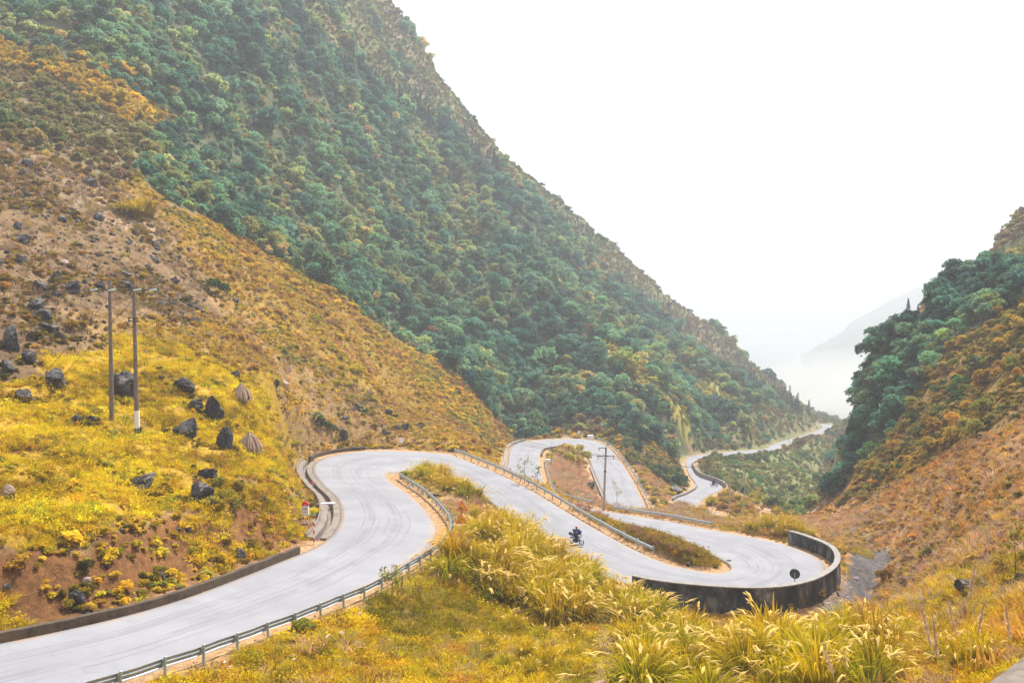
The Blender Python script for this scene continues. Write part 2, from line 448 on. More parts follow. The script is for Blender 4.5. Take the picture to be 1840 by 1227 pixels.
def H(x, y):
    """Ground height by bilinear look-up."""
    x = np.asarray(x, float); y = np.asarray(y, float)
    i = np.clip(np.searchsorted(GX, x) - 1, 0, len(GX) - 2); j = np.clip(np.searchsorted(GY, y) - 1, 0, len(GY) - 2)
    fx = (x - GX[i]) / (GX[i + 1] - GX[i]); fy = (y - GY[j]) / (GY[j + 1] - GY[j])
    return (ZZ[j, i] * (1 - fx) + ZZ[j, i + 1] * fx) * (1 - fy) + (ZZ[j + 1, i] * (1 - fx) + ZZ[j + 1, i + 1] * fx) * fy
_DD = np.exp(np.linspace(math.log(6), math.log(900), 5000))
def G(u, v):
    """The ground point seen at photo position (u, v)."""
    x = (u - CX) / F * _DD; z = (HZ - v) / F * _DD
    hit = np.argmax(z < H(x, _DD))
    d = _DD[hit] if hit else 300.0
    x = (u - CX) / F * d
    return np.array([x, d, float(H(x, d))])
def GP(poly):
    """A zone on the ground, its corners given as seen in the photo."""
    return np.array([G(u, v)[:2] for u, v in poly])
def inside(poly, x, y):
    r = np.zeros(np.shape(x), bool); n = len(poly)
    for k in range(n):
        x0, y0 = poly[k]; x1, y1 = poly[(k + 1) % n]
        c = (y0 > y) != (y1 > y)
        r ^= c & (x < (x1 - x0) * (y - y0) / (y1 - y0 + 1e-12) + x0)
    return r
def road_dist(x, y):
    return KD.find((x, y, 0))[2]

# ------------------------------------------------------------------ zones of the land
Z = {k: GP(v) for k, v in dict(
 forest=[(-150,60),(0,78),(130,110),(320,235),(230,300),(300,365),(400,408),(520,480),(620,540),(700,595),(760,640),(850,705),(900,752),(925,776),(990,772),(1060,766),(1130,792),(1222,798),(1245,808),(1300,802),(1368,796),(1385,775),(1370,755),(1290,692),(1200,615),(1100,522),(1000,438),(850,328),(700,195),(560,65),(470,-60),(-150,-200)],
 band=[(-120,62),(0,72),(140,105),(330,235),(300,246),(210,222),(110,152),(0,118),(-120,100)],
 leftscrub=[(-150,62),(0,78),(130,110),(320,238),(235,300),(212,335),(100,282),(0,246),(-150,230)],
 scree=[(-150,235),(0,250),(100,285),(212,338),(285,395),(345,470),(395,545),(330,585),(240,575),(160,590),(100,640),(0,685),(-150,720)],
 straw=[(-150,240),(0,252),(100,287),(212,340),(285,395),(330,440),(290,440),(200,400),(100,345),(0,325),(-150,320)],
 field=[(-150,705),(0,690),(100,645),(180,600),(300,612),(480,690),(545,800),(490,850),(430,890),(200,955),(0,1000),(-150,1045)],
 bank=[(-150,1040),(0,995),(200,950),(400,900),(440,870),(500,860),(540,905),(565,960),(560,990),(440,1040),(300,1090),(0,1160),(-150,1190)],
 yhill=[(500,470),(620,545),(760,648),(900,757),(905,800),(860,800),(790,770),(640,690),(480,580),(400,500)],
 rforest=[(1490,890),(1535,745),(1560,652),(1612,596),(1700,515),(1778,485),(1840,486),(1960,480),(1960,540),(1840,545),(1770,585),(1690,640),(1640,720),(1600,790),(1530,850),(1505,895)],
 rmixed=[(1960,540),(1840,545),(1770,585),(1690,640),(1640,720),(1600,790),(1530,850),(1510,900),(1560,895),(1640,850),(1720,800),(1800,770),(1960,730)],
 gully=[(1440,1098),(1490,1070),(1518,1040),(1525,985),(1590,985),(1605,1005),(1575,1040),(1570,1085),(1500,1112),(1380,1112)],
 fore=[(150,1300),(260,1220),(400,1170),(600,1098),(700,1050),(800,1010),(840,1060),(960,1090),(1040,1120),(1060,1230),(1060,1330)],
 path=[(1052,1075),(1075,1070),(1095,1120),(1110,1180),(1120,1240),(1085,1240),(1080,1170),(1060,1110)],
 loop1=[(745,850),(840,862),(905,905),(985,965),(1040,1010),(980,1020),(900,1010),(830,1000),(818,960),(800,920),(770,885)],
 isle3=[(985,835),(1000,812),(1045,812),(1062,840),(1078,880),(1090,912),(1050,905),(1010,885),(990,860)],
 isle2=[(1000,905),(1150,962),(1230,988),(1300,1010),(1290,1026),(1240,1020),(1150,982),(1050,928)],
 farslope=[(1290,838),(1380,820),(1440,800),(1490,790),(1500,830),(1490,890),(1440,930),(1400,925),(1330,880),(1270,862)],
 reed=[(1262,900),(1290,880),(1340,868),(1400,905),(1440,930),(1400,935),(1320,925)],
 spur=[(1075,620),(1095,622),(1150,668),(1200,712),(1240,765),(1238,790),(1215,760),(1150,705),(1090,650)],
 spur2=[(1195,655),(1215,650),(1300,705),(1360,760),(1345,772),(1290,735),(1230,690)],
 cliff=[(900,752),(925,778),(1060,770),(1075,745),(1020,705),(930,715)],
 pinkslope=[(1120,800),(1170,830),(1235,850),(1215,890),(1180,900),(1150,860)],
).items()}

def jit(x, y, a, seed=5):
    return x + (fbm(x / (a * 1.5), y / (a * 1.5), seed, 3) - 0.5) * 2 * a, y + (fbm(x / (a * 1.5) + 50, y / (a * 1.5), seed + 9, 3) - 0.5) * 2 * a
def zone(name, x, y, ragged=None):
    if ragged: x, y = jit(x, y, ragged)
    return inside(Z[name], x, y)

_m2 = zone('isle2', XX, YY) & (RD < 20)                      # mossy mound on the strip between the two roads
ZZ = ZZ + np.where(_m2, 1.0 * sstep(0.9, 2.4, RD) * sstep(9.0, 14.0, XX), 0.0)
# base colour of the bare ground (soil, dead grass, leaf litter) over the land
def lerp3(c, m, col, s=1.0):
    m = np.clip(m.astype(float) * s, 0, 1)[..., None]; return c * (1 - m) + np.array(col) * m
nz = fbm(XX / 3.0, YY / 3.0, 61, 4); nz2 = fbm(XX / 11.0, YY / 11.0, 71, 4)
CLR = np.empty(XX.shape + (3,)); CLR[:] = (0.30, 0.19, 0.08)
CLR = lerp3(CLR, YY > 190, (0.19, 0.20, 0.08)); CLR = lerp3(CLR, (YY > 190) & (nz2 > 0.58), (0.25, 0.18, 0.11), 0.7)
CLR = lerp3(CLR, (XX > 15) & (YY < 150) & (YY > 20), (0.40, 0.22, 0.085))
CLR = lerp3(CLR, (XX > 30) & (YY < 150) & (nz2 > 0.52), (0.40, 0.27, 0.19), 0.8)
_rg = [('yhill', (0.30, 0.19, 0.045), 5), ('scree', (0.21, 0.14, 0.075), 6), ('straw', (0.31, 0.225, 0.14), 5), ('field', (0.40, 0.25, 0.03), 3), ('bank', (0.22, 0.105, 0.04), 1.0),
       ('fore', (0.27, 0.165, 0.04), 1.5), ('path', (0.48, 0.32, 0.24), 0.5), ('loop1', (0.46, 0.31, 0.16), 1.0), ('isle3', (0.45, 0.27, 0.17), 1.0), ('isle2', (0.34, 0.21, 0.09), 0.6),
       ('leftscrub', (0.22, 0.18, 0.10), 5), ('forest', (0.11, 0.12, 0.06), 6), ('rforest', (0.10, 0.11, 0.05), 4), ('rmixed', (0.28, 0.18, 0.06), 4), ('gully', (0.15, 0.135, 0.135), 1.0),
       ('farslope', (0.21, 0.22, 0.09), 5), ('cliff', (0.09, 0.08, 0.075), 3), ('pinkslope', (0.44, 0.29, 0.19), 3), ('spur', (0.40, 0.36, 0.09), 2), ('spur2', (0.36, 0.36, 0.11), 2)]
for k, c, r in _rg: CLR = lerp3(CLR, zone(k, XX, YY, r), c)
CLR *= (0.62 + 0.76 * nz)[..., None]
CLR *= (0.80 + 0.4 * nz2)[..., None]
_sh = (1 - sstep(0.6, 2.1 + 1.2 * (nz - 0.5), RD)) * (1 - sstep(60, 220, YY - 100))
CLR = lerp3(CLR, _sh, (0.50, 0.31, 0.17), 0.9)              # bare earth shoulders
nx, ny = len(GX), len(GY)
I = (np.arange(ny - 1)[:, None] * nx + np.arange(nx - 1)[None]).ravel()
me = mesh_np('terrain', np.stack([XX, YY, ZZ], -1).reshape(-1, 3), np.stack([I, I + 1, I + nx + 1, I + nx], 1), True)
ca = me.attributes.new('soil', 'FLOAT_COLOR', 'POINT')
ca.data.foreach_set('color', np.concatenate([CLR.reshape(-1, 3), np.ones((nx * ny, 1))], 1).astype(np.float32).ravel())
t = NT('soil_and_dead_grass')
at = t.node('ShaderNodeAttribute', attribute_name='soil')
pos = t.pos()
n1, n2, n3 = t.noise(2.2, 6, 0.65, pos), t.noise(14, 4, 0.7, pos), t.noise(0.5, 5, 0.6, pos)
c = t.mix(1.0, at.outputs['Color'], t.ramp(n1.outputs['Fac'], [(0.3, (0.5, 0.48, 0.46)), (0.5, (0.95, 0.95, 0.95)), (0.72, (1.45, 1.4, 1.3))]), 'MULTIPLY')
c = t.mix(1.0, c, t.ramp(n2.outputs['Fac'], [(0.3, (0.6, 0.6, 0.6)), (0.7, (1.35, 1.35, 1.35))]), 'MULTIPLY')
hgt = t.math('ADD', t.math('MULTIPLY', n1.outputs['Fac'], 0.6), t.math('MULTIPLY', n2.outputs['Fac'], 0.3))
M_SOIL = t.finish(c, 0.95, hgt, 0.35, spec=0.1)
terrain = tag(link('terrain', me, M_SOIL), kind='structure')

# valley floor out to the horizon, hidden in haze
fl = MB(); fl.add([(-2350, 940, -128), (3150, 940, -128), (3150, 3060, -132), (-2350, 3060, -132)], [(0, 1, 2, 3)])
tag(fl.build('valley_floor', mottled('valley_soil', (0.10, 0.12, 0.05), (0.2, 0.18, 0.09), 0.01, local=False)), kind='structure')

# ------------------------------------------------------------------ road surface
n = len(RL)
cr = (np.linspace(-1, 1, NL) ** 2)[None, :, None] * np.array([0, 0, -0.05])
RV = ROADP + cr + np.array([0, 0, 0.03])
lo_l, lo_r = RL + np.array([0, 0, -0.5]), RR + np.array([0, 0, -0.5])
RV = np.concatenate([lo_l[:, None], RV, lo_r[:, None]], 1); W_ = NL + 2
J = (np.arange(n - 1)[:, None] * W_ + np.arange(W_ - 1)[None]).ravel()
fc = np.stack([J, J + 1, J + W_ + 1, J + W_], 1)
me = mesh_np('road', RV.reshape(-1, 3), fc[:, ::-1], True)
along = np.concatenate([[0], np.cumsum(np.linalg.norm(np.diff((RL + RR) / 2, axis=0), axis=1))])
ua = np.repeat(along[:, None], W_, 1); va = np.repeat(np.concatenate([[0], np.linspace(0, 1, NL), [1]])[None], n, 0)
at = me.attributes.new('lane', 'FLOAT_VECTOR', 'POINT')
at.data.foreach_set('vector', np.stack([ua, va, np.zeros_like(ua)], -1).astype(np.float32).ravel())
t = NT('worn_pale_asphalt')
at = t.node('ShaderNodeAttribute', attribute_name='lane'); pos = t.pos()
sx = t.node('ShaderNodeSeparateXYZ'); t.l.new(at.outputs['Vector'], sx.inputs[0])
wob = t.node('ShaderNodeTexNoise', Scale=0.045, Detail=2.0); wob.noise_dimensions = '1D'; t.l.new(sx.outputs['X'], wob.inputs['W'])
yw = t.math('ADD', sx.outputs['Y'], t.math('MULTIPLY', t.math('SUBTRACT', wob.outputs['Fac'], 0.5), 0.22))
rm = None
for k_, (c_, w_, a_) in enumerate([(0.27, 0.012, 0.6), (0.33, 0.045, 0.35), (0.37, 0.010, 0.75), (0.43, 0.008, 0.5), (0.52, 0.014, 0.45), (0.60, 0.045, 0.38), (0.655, 0.010, 0.7), (0.74, 0.012, 0.45)]):
    nn_ = t.node('ShaderNodeTexNoise', Scale=0.09, Detail=4.0, Roughness=0.7); nn_.noise_dimensions = '1D'; t.l.new(t.math('ADD', sx.outputs['X'], 37.0 * k_), nn_.inputs['W'])
    d_ = t.math('DIVIDE', t.math('ABSOLUTE', t.math('SUBTRACT', yw, c_)), w_)
    mk_ = t.math('MULTIPLY', t.ramp(d_, [(0.25, (1, 1, 1)), (1.0, (0, 0, 0))]), t.math('MULTIPLY', t.ramp(nn_.outputs['Fac'], [(0.38, (0, 0, 0)), (0.55, (1, 1, 1))]), a_))
    rm = mk_ if rm is None else t.math('MAXIMUM', rm, mk_)
blot, grit = t.noise(0.35, 5, 0.6, pos), t.noise(30, 3, 0.7, pos)
base = t.ramp(blot.outputs['Fac'], [(0.3, (0.225, 0.228, 0.252)), (0.7, (0.285, 0.288, 0.31))])
base = t.mix(1.0, base, t.ramp(grit.outputs['Fac'], [(0.3, (0.86, 0.86, 0.86)), (0.7, (1.1, 1.1, 1.1))]), 'MULTIPLY')
base = t.mix(rm, base, (0.13, 0.13, 0.16))
dn = t.noise(0.8, 5, 0.65, pos)
ed = t.math('ABSOLUTE', t.math('SUBTRACT', sx.outputs['Y'], 0.5))
em = t.math('MULTIPLY', t.ramp(ed, [(0.42, (0, 0, 0)), (0.5, (1, 1, 1))]), t.ramp(dn.outputs['Fac'], [(0.4, (0, 0, 0)), (0.6, (1, 1, 1))]))
base = t.mix(em, base, (0.36, 0.25, 0.15))
crk = t.node('ShaderNodeTexVoronoi', Scale=0.32, feature='DISTANCE_TO_EDGE'); wv = t.noise(0.9, 4, 0.6, pos)
wm = t.node('ShaderNodeVectorMath', operation='ADD'); t.l.new(pos, wm.inputs[0]); t.l.new(wv.outputs['Color'], wm.inputs[1]); t.l.new(wm.outputs[0], crk.inputs['Vector'])
cn = t.noise(0.25, 2, 0.5, pos)
base = t.mix(t.math('MULTIPLY', t.ramp(crk.outputs['Distance'], [(0.004, (1, 1, 1)), (0.014, (0, 0, 0))]), t.ramp(cn.outputs['Fac'], [(0.58, (0, 0, 0)), (0.68, (0.22, 0.22, 0.22))])), base, (0.10, 0.10, 0.11))
stn = t.noise(0.55, 5, 0.7, pos)
base = t.mix(t.ramp(stn.outputs['Fac'], [(0.60, (0, 0, 0)), (0.70, (0.35, 0.35, 0.35))]), base, (0.20, 0.19, 0.19))
patch = t.noise(0.16, 2, 0.4, pos)
base = t.mix(t.ramp(patch.outputs['Fac'], [(0.56, (0, 0, 0)), (0.60, (0.35, 0.35, 0.35))]), base, (0.21, 0.21, 0.235))
M_ROAD = t.finish(base, 0.85, grit.outputs['Fac'], 0.01, spec=0.2)
tag(link('road', me, M_ROAD), kind='structure')

# ------------------------------------------------------------------ what can be seen of the land from the viewpoint and a few steps beside it
_U = np.arange(-60, 1905, 5.0); _LD = np.linspace(math.log(8), math.log(700), 1400)
_dg = np.exp(_LD)[None]; _xg = (_U[:, None] - CX) / F * _dg
_S = H(_xg, np.repeat(_dg, len(_U), 0)) / _dg
_RM = np.maximum.accumulate(_S, 1)
def visible(x, y, h=0.0, slack=1.0):
    u = CX + F * x / y
    z = H(x, y) + h + slack
    v = HZ - F * z / y
    i = np.clip(((u + 60) / 5).astype(int), 0, len(_U) - 1); j = np.clip(np.searchsorted(_LD, np.log(y * 0.985)) - 1, 0, len(_LD) - 1)
    return (u > -60) & (u < 1900) & (y > 4) & (v < 1300) & (HZ - F * (H(x, y) + h) / y > -40) & (z / y > _RM[i, j])
def cand(x0, x1, y0, y1, dens, h=1.0):
    n = int((x1 - x0) * (y1 - y0) * dens)
    x, y = RNG.uniform(x0, x1, n), RNG.uniform(y0, y1, n)
    u = CX + F * x / y; m = (u > -60) & (u < 1900)
    x, y = x[m], y[m]; m = visible(x, y, h); return x[m], y[m]
def rdist(x, y):
    """Distance to the road surface from the terrain grid."""
    i = np.clip(np.searchsorted(GX, x) - 1, 0, len(GX) - 2); j = np.clip(np.searchsorted(GY, y) - 1, 0, len(GY) - 2)
    return np.minimum(np.minimum(RD[j, i], RD[j + 1, i]), np.minimum(RD[j, i + 1], RD[j + 1, i + 1]))

# ------------------------------------------------------------------ plant materials
def leaf_mat(name, per='INSTANCER', lo=0.6, hi=1.3, trans=0.42, scale=2.2, tip=None):
    t = NT(name)
    if per == 'INSTANCER':
        a = t.node('ShaderNodeAttribute', attribute_name='tint', attribute_type='INSTANCER'); c = a.outputs['Color']
    else:
        c = t.node('ShaderNodeObjectInfo').outputs['Color']
    n = t.noise(scale, 4, 0.7, t.obj())
    c = t.mix(1.0, c, t.ramp(n.outputs['Fac'], [(0.3, (lo, lo, lo * 1.05)), (0.7, (hi, hi, hi * 0.9))]), 'MULTIPLY')
    return t.finish(c, trans=trans)
M_LEAF = leaf_mat('leaves_of_the_wood')
M_LEAF_OBJ = leaf_mat('leaves', 'OBJECT')
M_HERB = leaf_mat('herb_leaves', scale=5.0, lo=0.7, hi=1.15)
M_BARK = mottled('bark', (0.05, 0.04, 0.03), (0.14, 0.11, 0.085), 6, 0.9)
def blade_mat(name, per):
    t = NT(name); ob = t.obj()
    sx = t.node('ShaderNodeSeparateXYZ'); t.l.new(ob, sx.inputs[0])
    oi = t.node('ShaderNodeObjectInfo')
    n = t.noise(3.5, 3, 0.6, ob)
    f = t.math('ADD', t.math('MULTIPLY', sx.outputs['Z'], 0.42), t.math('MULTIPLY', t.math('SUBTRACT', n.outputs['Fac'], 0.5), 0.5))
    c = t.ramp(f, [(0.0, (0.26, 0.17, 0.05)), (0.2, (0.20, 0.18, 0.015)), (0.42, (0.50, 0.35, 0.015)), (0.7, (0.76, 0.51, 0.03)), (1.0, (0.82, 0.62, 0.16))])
    c = t.mix(1.0, c, oi.outputs['Color'], 'MULTIPLY')
    return t.finish(c, trans=0.35)
M_BLADE = blade_mat('grass_blades', 'OBJECT')
M_PLUME = NT('grass_plumes'); M_PLUME = M_PLUME.finish(M_PLUME.mix(M_PLUME.noise(9, 3, 0.6, M_PLUME.obj()).outputs['Fac'], (0.60, 0.40, 0.08), (0.78, 0.60, 0.24)), trans=0.3)

# ------------------------------------------------------------------ plant shapes
def leaf_cards(C, size, rng, flat=0.35, aspect=1.7):
    """Leaf clumps: a kinked pair of quads at every centre C (n,3), pointing every way."""
    n = len(C); N = rng.normal(size=(n, 3)); N[:, 2] = np.abs(N[:, 2]) + flat; N /= np.linalg.norm(N, axis=1)[:, None]
    A = np.cross(N, rng.normal(size=(n, 3))); A /= np.linalg.norm(A, axis=1)[:, None]; B = np.cross(N, A)
    s = size * rng.uniform(0.6, 1.4, (n, 1)); w = s / aspect
    drop = N * s * rng.uniform(-0.3, 0.12, (n, 1))
    V = np.stack([C - A * s, C - B * w, C + B * w, C + A * s + drop], 1)       # diamond folded across
    b = np.arange(n)[:, None] * 4
    Fc = np.concatenate([b + [[0, 1, 2]], b + [[1, 3, 2]]])
    return V.reshape(-1, 3), Fc
def crown_points(rng, n, lobes, r, h0, h1, hollow=0.55):
    L = []
    for k in range(lobes):
        a = rng.uniform(0, 6.283); q = rng.uniform(0.15, 0.75) * r; f = rng.uniform(0.1, 1)
        L.append((q * math.cos(a), q * math.sin(a), h0 + (h1 - h0) * f, r * rng.uniform(0.32, 0.6) * (1.15 - 0.45 * f)))
    L.append((0, 0, h0 + 0.75 * (h1 - h0), r * 0.55))
    out = []
    w = np.array([l[3] ** 2 for l in L]); w /= w.sum()
    for k, l in zip(rng.choice(len(L), n, p=w), range(n)):
        lx, ly, lz, lr = L[k]; d = rng.normal(size=3); d /= np.linalg.norm(d)
        d[2] = abs(d[2]) if rng.random() < 0.72 else d[2]
        q = lr * (hollow + (1 - hollow) * rng.random() ** 0.5)
        out.append((lx + d[0] * q, ly + d[1] * q, lz + d[2] * q * 0.85))
    return np.array(out), L
def crown_mesh(name, seed, n=420, lobes=7, r=2.2, h0=1.3, h1=4.0, size=0.3):
    rng = np.random.default_rng(seed); C, L = crown_points(rng, n, lobes, r, h0, h1)
    V, Fc = leaf_cards(C, size, rng); return mesh_np(name, V, Fc), L
def trunk_mesh(name, L, r, h):
    m = MB(); m.tube([(0, 0, -0.8), (0.05, 0, h * 0.3), (-0.04, 0.05, h * 0.62)], [r, r * 0.8, r * 0.5], 6)
    for lx, ly, lz, lr in L[:5]:
        m.tube([(0, 0.02, h * 0.32), (lx * 0.5, ly * 0.5, (h * 0.32 + lz) / 2 + 0.1), (lx, ly, lz)], [r * 0.5, r * 0.33, r * 0.12], 5)
    return m.mesh(name)
TREES = []
for k in range(6):
    cm, L = crown_mesh('broadleaf_crown', 100 + k, 460 + 30 * k, 6 + k % 4, 1.9 + 0.15 * k, 1.2, 3.4 + 0.3 * (k % 3), 0.27)
    TREES.append((cm, trunk_mesh('broadleaf_trunk', L, 0.13, 4.0)))
BUSHES = [crown_mesh('bush', 200 + k, 190, 4, 0.75, 0.25, 0.95, 0.15)[0] for k in range(5)]
def tuft_mesh(name, seed, n=64, r=0.27, h=0.2, size=0.036):
    rng = np.random.default_rng(seed)
    C = np.stack([rng.normal(0, r * 0.55, n), rng.normal(0, r * 0.55, n), rng.random(n) ** 1.3 * h + 0.02], 1)
    V, Fc = leaf_cards(C, size, rng, 0.8, 1.5); return mesh_np(name, V, Fc)
TUFTS = [tuft_mesh('herb', 300 + k) for k in range(5)]
def blade_set(rng, n, r0, h, lean, width, seg=4, droop=1.0):
    """Arching blades: (n*(seg+1)*2) vertices."""
    a = rng.uniform(0, 6.283, n); rr = r0 * np.sqrt(rng.random(n)); hh = h * rng.uniform(0.55, 1.1, n)
    ln = lean * rng.uniform(0.3, 1.1, n) * (0.4 + rr / r0); dirx, diry = np.cos(a), np.sin(a)
    bx, by = rr * np.cos(a + rng.normal(0, 0.5, n)), rr * np.sin(a + rng.normal(0, 0.5, n))
    V = []; t = np.linspace(0, 1, seg + 1)
    for i in t:
        out = ln * i ** 1.7; up = hh * (i - droop * 0.42 * i ** 3.2 * (ln / lean))
        c = np.stack([bx + dirx * out, by + diry * out, up - 0.05], 1)
        w = (width * (1 - i ** 2 * 0.92) * rng.uniform(0.8, 1.2, n))[:, None]
        side = np.stack([-diry, dirx, np.zeros(n)], 1); V += [c - side * w, c + side * w]
    V = np.stack(V, 1); m = 2 * (seg + 1)                     # (n, m, 3)
    b = np.arange(n)[:, None] * m
    Fc = np.concatenate([b + [[2 * s, 2 * s + 1, 2 * s + 3, 2 * s + 2]] for s in range(seg)])
    tips = V[:, -1]
    return V.reshape(-1, 3), Fc, tips, np.stack([dirx, diry], 1)
def clump_mesh(name, seed, n=110, r=0.42, h=1.9, lean=0.95, width=0.024, plumes=9):
    rng = np.random.default_rng(seed)
    V, Fc, tips, dr = blade_set(rng, n, r, h, lean, width, 5, 1.25)
    mi = np.zeros(len(Fc), int)
    pv, pf = [], []
    for k in rng.choice(n, plumes, replace=False):              # feathery seed heads that nod outwards
        o = tips[k]; d = np.array([*dr[k], 0.0]); L = rng.uniform(0.3, 0.55)
        for q in range(5):
            s = rng.normal(0, 0.025, 3); e = o + d * L * rng.uniform(0.55, 1.0) + np.array([0, 0, rng.uniform(-0.12, 0.12)]) + rng.normal(0, 0.03, 3)
            b = len(V) + len(pv); sd = np.array([-d[1], d[0], 0]) * 0.03
            m = (o + e) / 2 + np.array([0, 0, 0.05])
            pv += [o + s - sd * .3, o + s + sd * .3, m + sd, m - sd, e + sd * .2, e - sd * .2]; pf += [[b, b + 1, b + 2, b + 3], [b + 3, b + 2, b + 4, b + 5]]
    V = np.concatenate([V, np.array(pv)]); Fc = np.concatenate([Fc, np.array(pf)]); mi = np.concatenate([mi, np.ones(len(pf), int)])
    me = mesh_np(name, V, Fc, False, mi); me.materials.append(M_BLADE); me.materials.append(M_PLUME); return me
CLUMPS = [clump_mesh('tall_grass', 400 + k, 115 + 11 * ((k * 7) % 10), 0.34 + 0.05 * (k % 4), 1.35 + 0.2 * (k % 5), 0.8 + 0.1 * (k % 3)) for k in range(10)]
def dry_mesh(name, seed, n=30, r=0.2, h=0.5, lean=0.3, width=0.012, seg=2):
    rng = np.random.default_rng(seed); V, Fc, _, _ = blade_set(rng, n, r, h, lean, width, seg, 0.9); return mesh_np(name, V, Fc)
SHORT = [dry_mesh('short_grass', 560 + k, 60, 0.26, 0.30, 0.26, 0.013, 2) for k in range(6)]
DRY = [dry_mesh('dry_grass', 500 + k, 34, 0.24, 0.5, 0.32, 0.016) for k in range(4)]
def pine_mesh(seed, h=9.0):
    rng = np.random.default_rng(seed); C = []
    for z in np.linspace(0.16, 0.98, 15):
        r = (1 - z) * h * 0.24 + 0.15; k = int(8 + 26 * (1 - z))
        a = rng.uniform(0, 6.283, k); q = r * rng.uniform(0.25, 1.0, k)
        C.append(np.stack([q * np.cos(a), q * np.sin(a), z * h - q * 0.25 + rng.normal(0, 0.12, k)], 1))
    V, Fc = leaf_cards(np.concatenate(C), 0.42, rng, 0.5, 2.4); return mesh_np('conifer_crown', V, Fc)
PINES = [pine_mesh(600 + k, 8.0 + k) for k in range(3)]
PTRUNK = MB().tube([(0, 0, -0.8), (0, 0, 4), (0, 0, 8)], [0.16, 0.1, 0.03], 6).mesh('conifer_trunk')
for q in [c for c, _ in TREES] + PINES: q.materials.append(M_LEAF_OBJ)
for _, q in TREES: q.materials.append(M_BARK)
PTRUNK.materials.append(M_BARK)
def with_mat(me, mat):
    m = me.copy(); m.materials.clear(); m.materials.append(mat); return m

# ------------------------------------------------------------------ masses nobody could count: one object each, plants placed on its points
CLEAR = [(KM[0], KM[1] - 0.7, 1.5)] + [(*G(u, v)[:2], r) for u, v, r in [(829, 970, 1.0), (829, 985, 1.0), (564, 980, 0.9), (247, 779, 0.5), (201, 759, 0.5), (560, 878, 1.0), (721, 806, 0.8)]]
CLEAR += [(*G(1032, 1005)[:2], 1.0), (*G(1040, 1020)[:2], 1.3), (*G(829, 1000)[:2], 1.0)]
def scatter(name, label, cat, protos, x, y, scale, tint, sink=0.0, tilt=0.12, zscale=None):
    keep = np.ones(len(x), bool)
    for cx_, cy_, r_ in CLEAR: keep &= (x - cx_) ** 2 + (y - cy_) ** 2 > r_ * r_
    x, y, scale, tint = x[keep], y[keep], scale[keep], tint[keep]
    n = len(x); z = H(x, y) - sink * scale
    me = bpy.data.meshes.new(name); me.vertices.add(n)
    me.vertices.foreach_set('co', np.stack([x, y, z], 1).astype(np.float32).ravel())
    def at(nm, ty, key, arr): me.attributes.new(nm, ty, 'POINT').data.foreach_set(key, np.ascontiguousarray(arr).ravel())
    rot = np.stack([RNG.normal(0, tilt, n), RNG.normal(0, tilt, n), RNG.uniform(0, 6.283, n)], 1).astype(np.float32)
    zs = scale if zscale is None else scale * zscale
    at('rot', 'FLOAT_VECTOR', 'vector', rot); at('sc', 'FLOAT_VECTOR', 'vector', np.stack([scale, scale, zs], 1).astype(np.float32))
    at('pick', 'INT', 'value', RNG.integers(0, len(protos), n).astype(np.int32))
    at('tint', 'FLOAT_COLOR', 'color', np.concatenate([tint, np.ones((n, 1))], 1).astype(np.float32))
    pc = bpy.data.collections.new(name + '_kinds')
    for k, p in enumerate(protos): pc.objects.link(bpy.data.objects.new('%s_kind_%02d' % (name, k), p))
    o = bpy.data.objects.new(name, me); COL.objects.link(o)
    ng = bpy.data.node_groups.new(name, 'GeometryNodeTree')
    ng.interface.new_socket('Geometry', in_out='INPUT', socket_type='NodeSocketGeometry'); ng.interface.new_socket('Geometry', in_out='OUTPUT', socket_type='NodeSocketGeometry')
    N, L = ng.nodes, ng.links
    gi, go = N.new('NodeGroupInput'), N.new('NodeGroupOutput'); ip = N.new('GeometryNodeInstanceOnPoints')
    ci = N.new('GeometryNodeCollectionInfo'); ci.inputs['Collection'].default_value = pc; ci.inputs['Separate Children'].default_value = True; ci.inputs['Reset Children'].default_value = True
    ip.inputs['Pick Instance'].default_value = True
    def na(nm, ty):
        q = N.new('GeometryNodeInputNamedAttribute'); q.data_type = ty; q.inputs['Name'].default_value = nm; return q.outputs['Attribute']
    L.new(gi.outputs[0], ip.inputs['Points']); L.new(ci.outputs[0], ip.inputs['Instance'])
    L.new(na('pick', 'INT'), ip.inputs['Instance Index']); L.new(na('rot', 'FLOAT_VECTOR'), ip.inputs['Rotation']); L.new(na('sc', 'FLOAT_VECTOR'), ip.inputs['Scale'])
    L.new(ip.outputs[0], go.inputs[0])
    o.modifiers.new('plants', 'NODES').node_group = ng
    print('stuff', name, n)
    return tag(o, label, cat, kind='stuff')
def palette(n, cols, w, var=0.22, x=None, y=None, patch=None, seed=91):
    """A colour per plant: drawn from cols with weights w, drifting in patches over the land."""
    cols = np.array(cols); w = np.array(w, float) / sum(w); r = RNG.random(n)
    if patch: r = np.clip(0.45 * r + 0.55 * sstep(0.28, 0.72, fbm(x / patch, y / patch, seed, 3)), 0, 0.9999)
    k = np.searchsorted(np.cumsum(w), r); k = np.clip(k, 0, len(cols) - 1)
    c = cols[k] * np.clip(RNG.lognormal(0, var, (n, 1)), 0.55, 1.45); return np.clip(c * RNG.normal(1, 0.06, (n, 3)), 0.01, 0.9)
GREENS = [(0.050, 0.14, 0.11), (0.105, 0.235, 0.165), (0.19, 0.33, 0.185), (0.33, 0.385, 0.15), (0.48, 0.41, 0.15)]

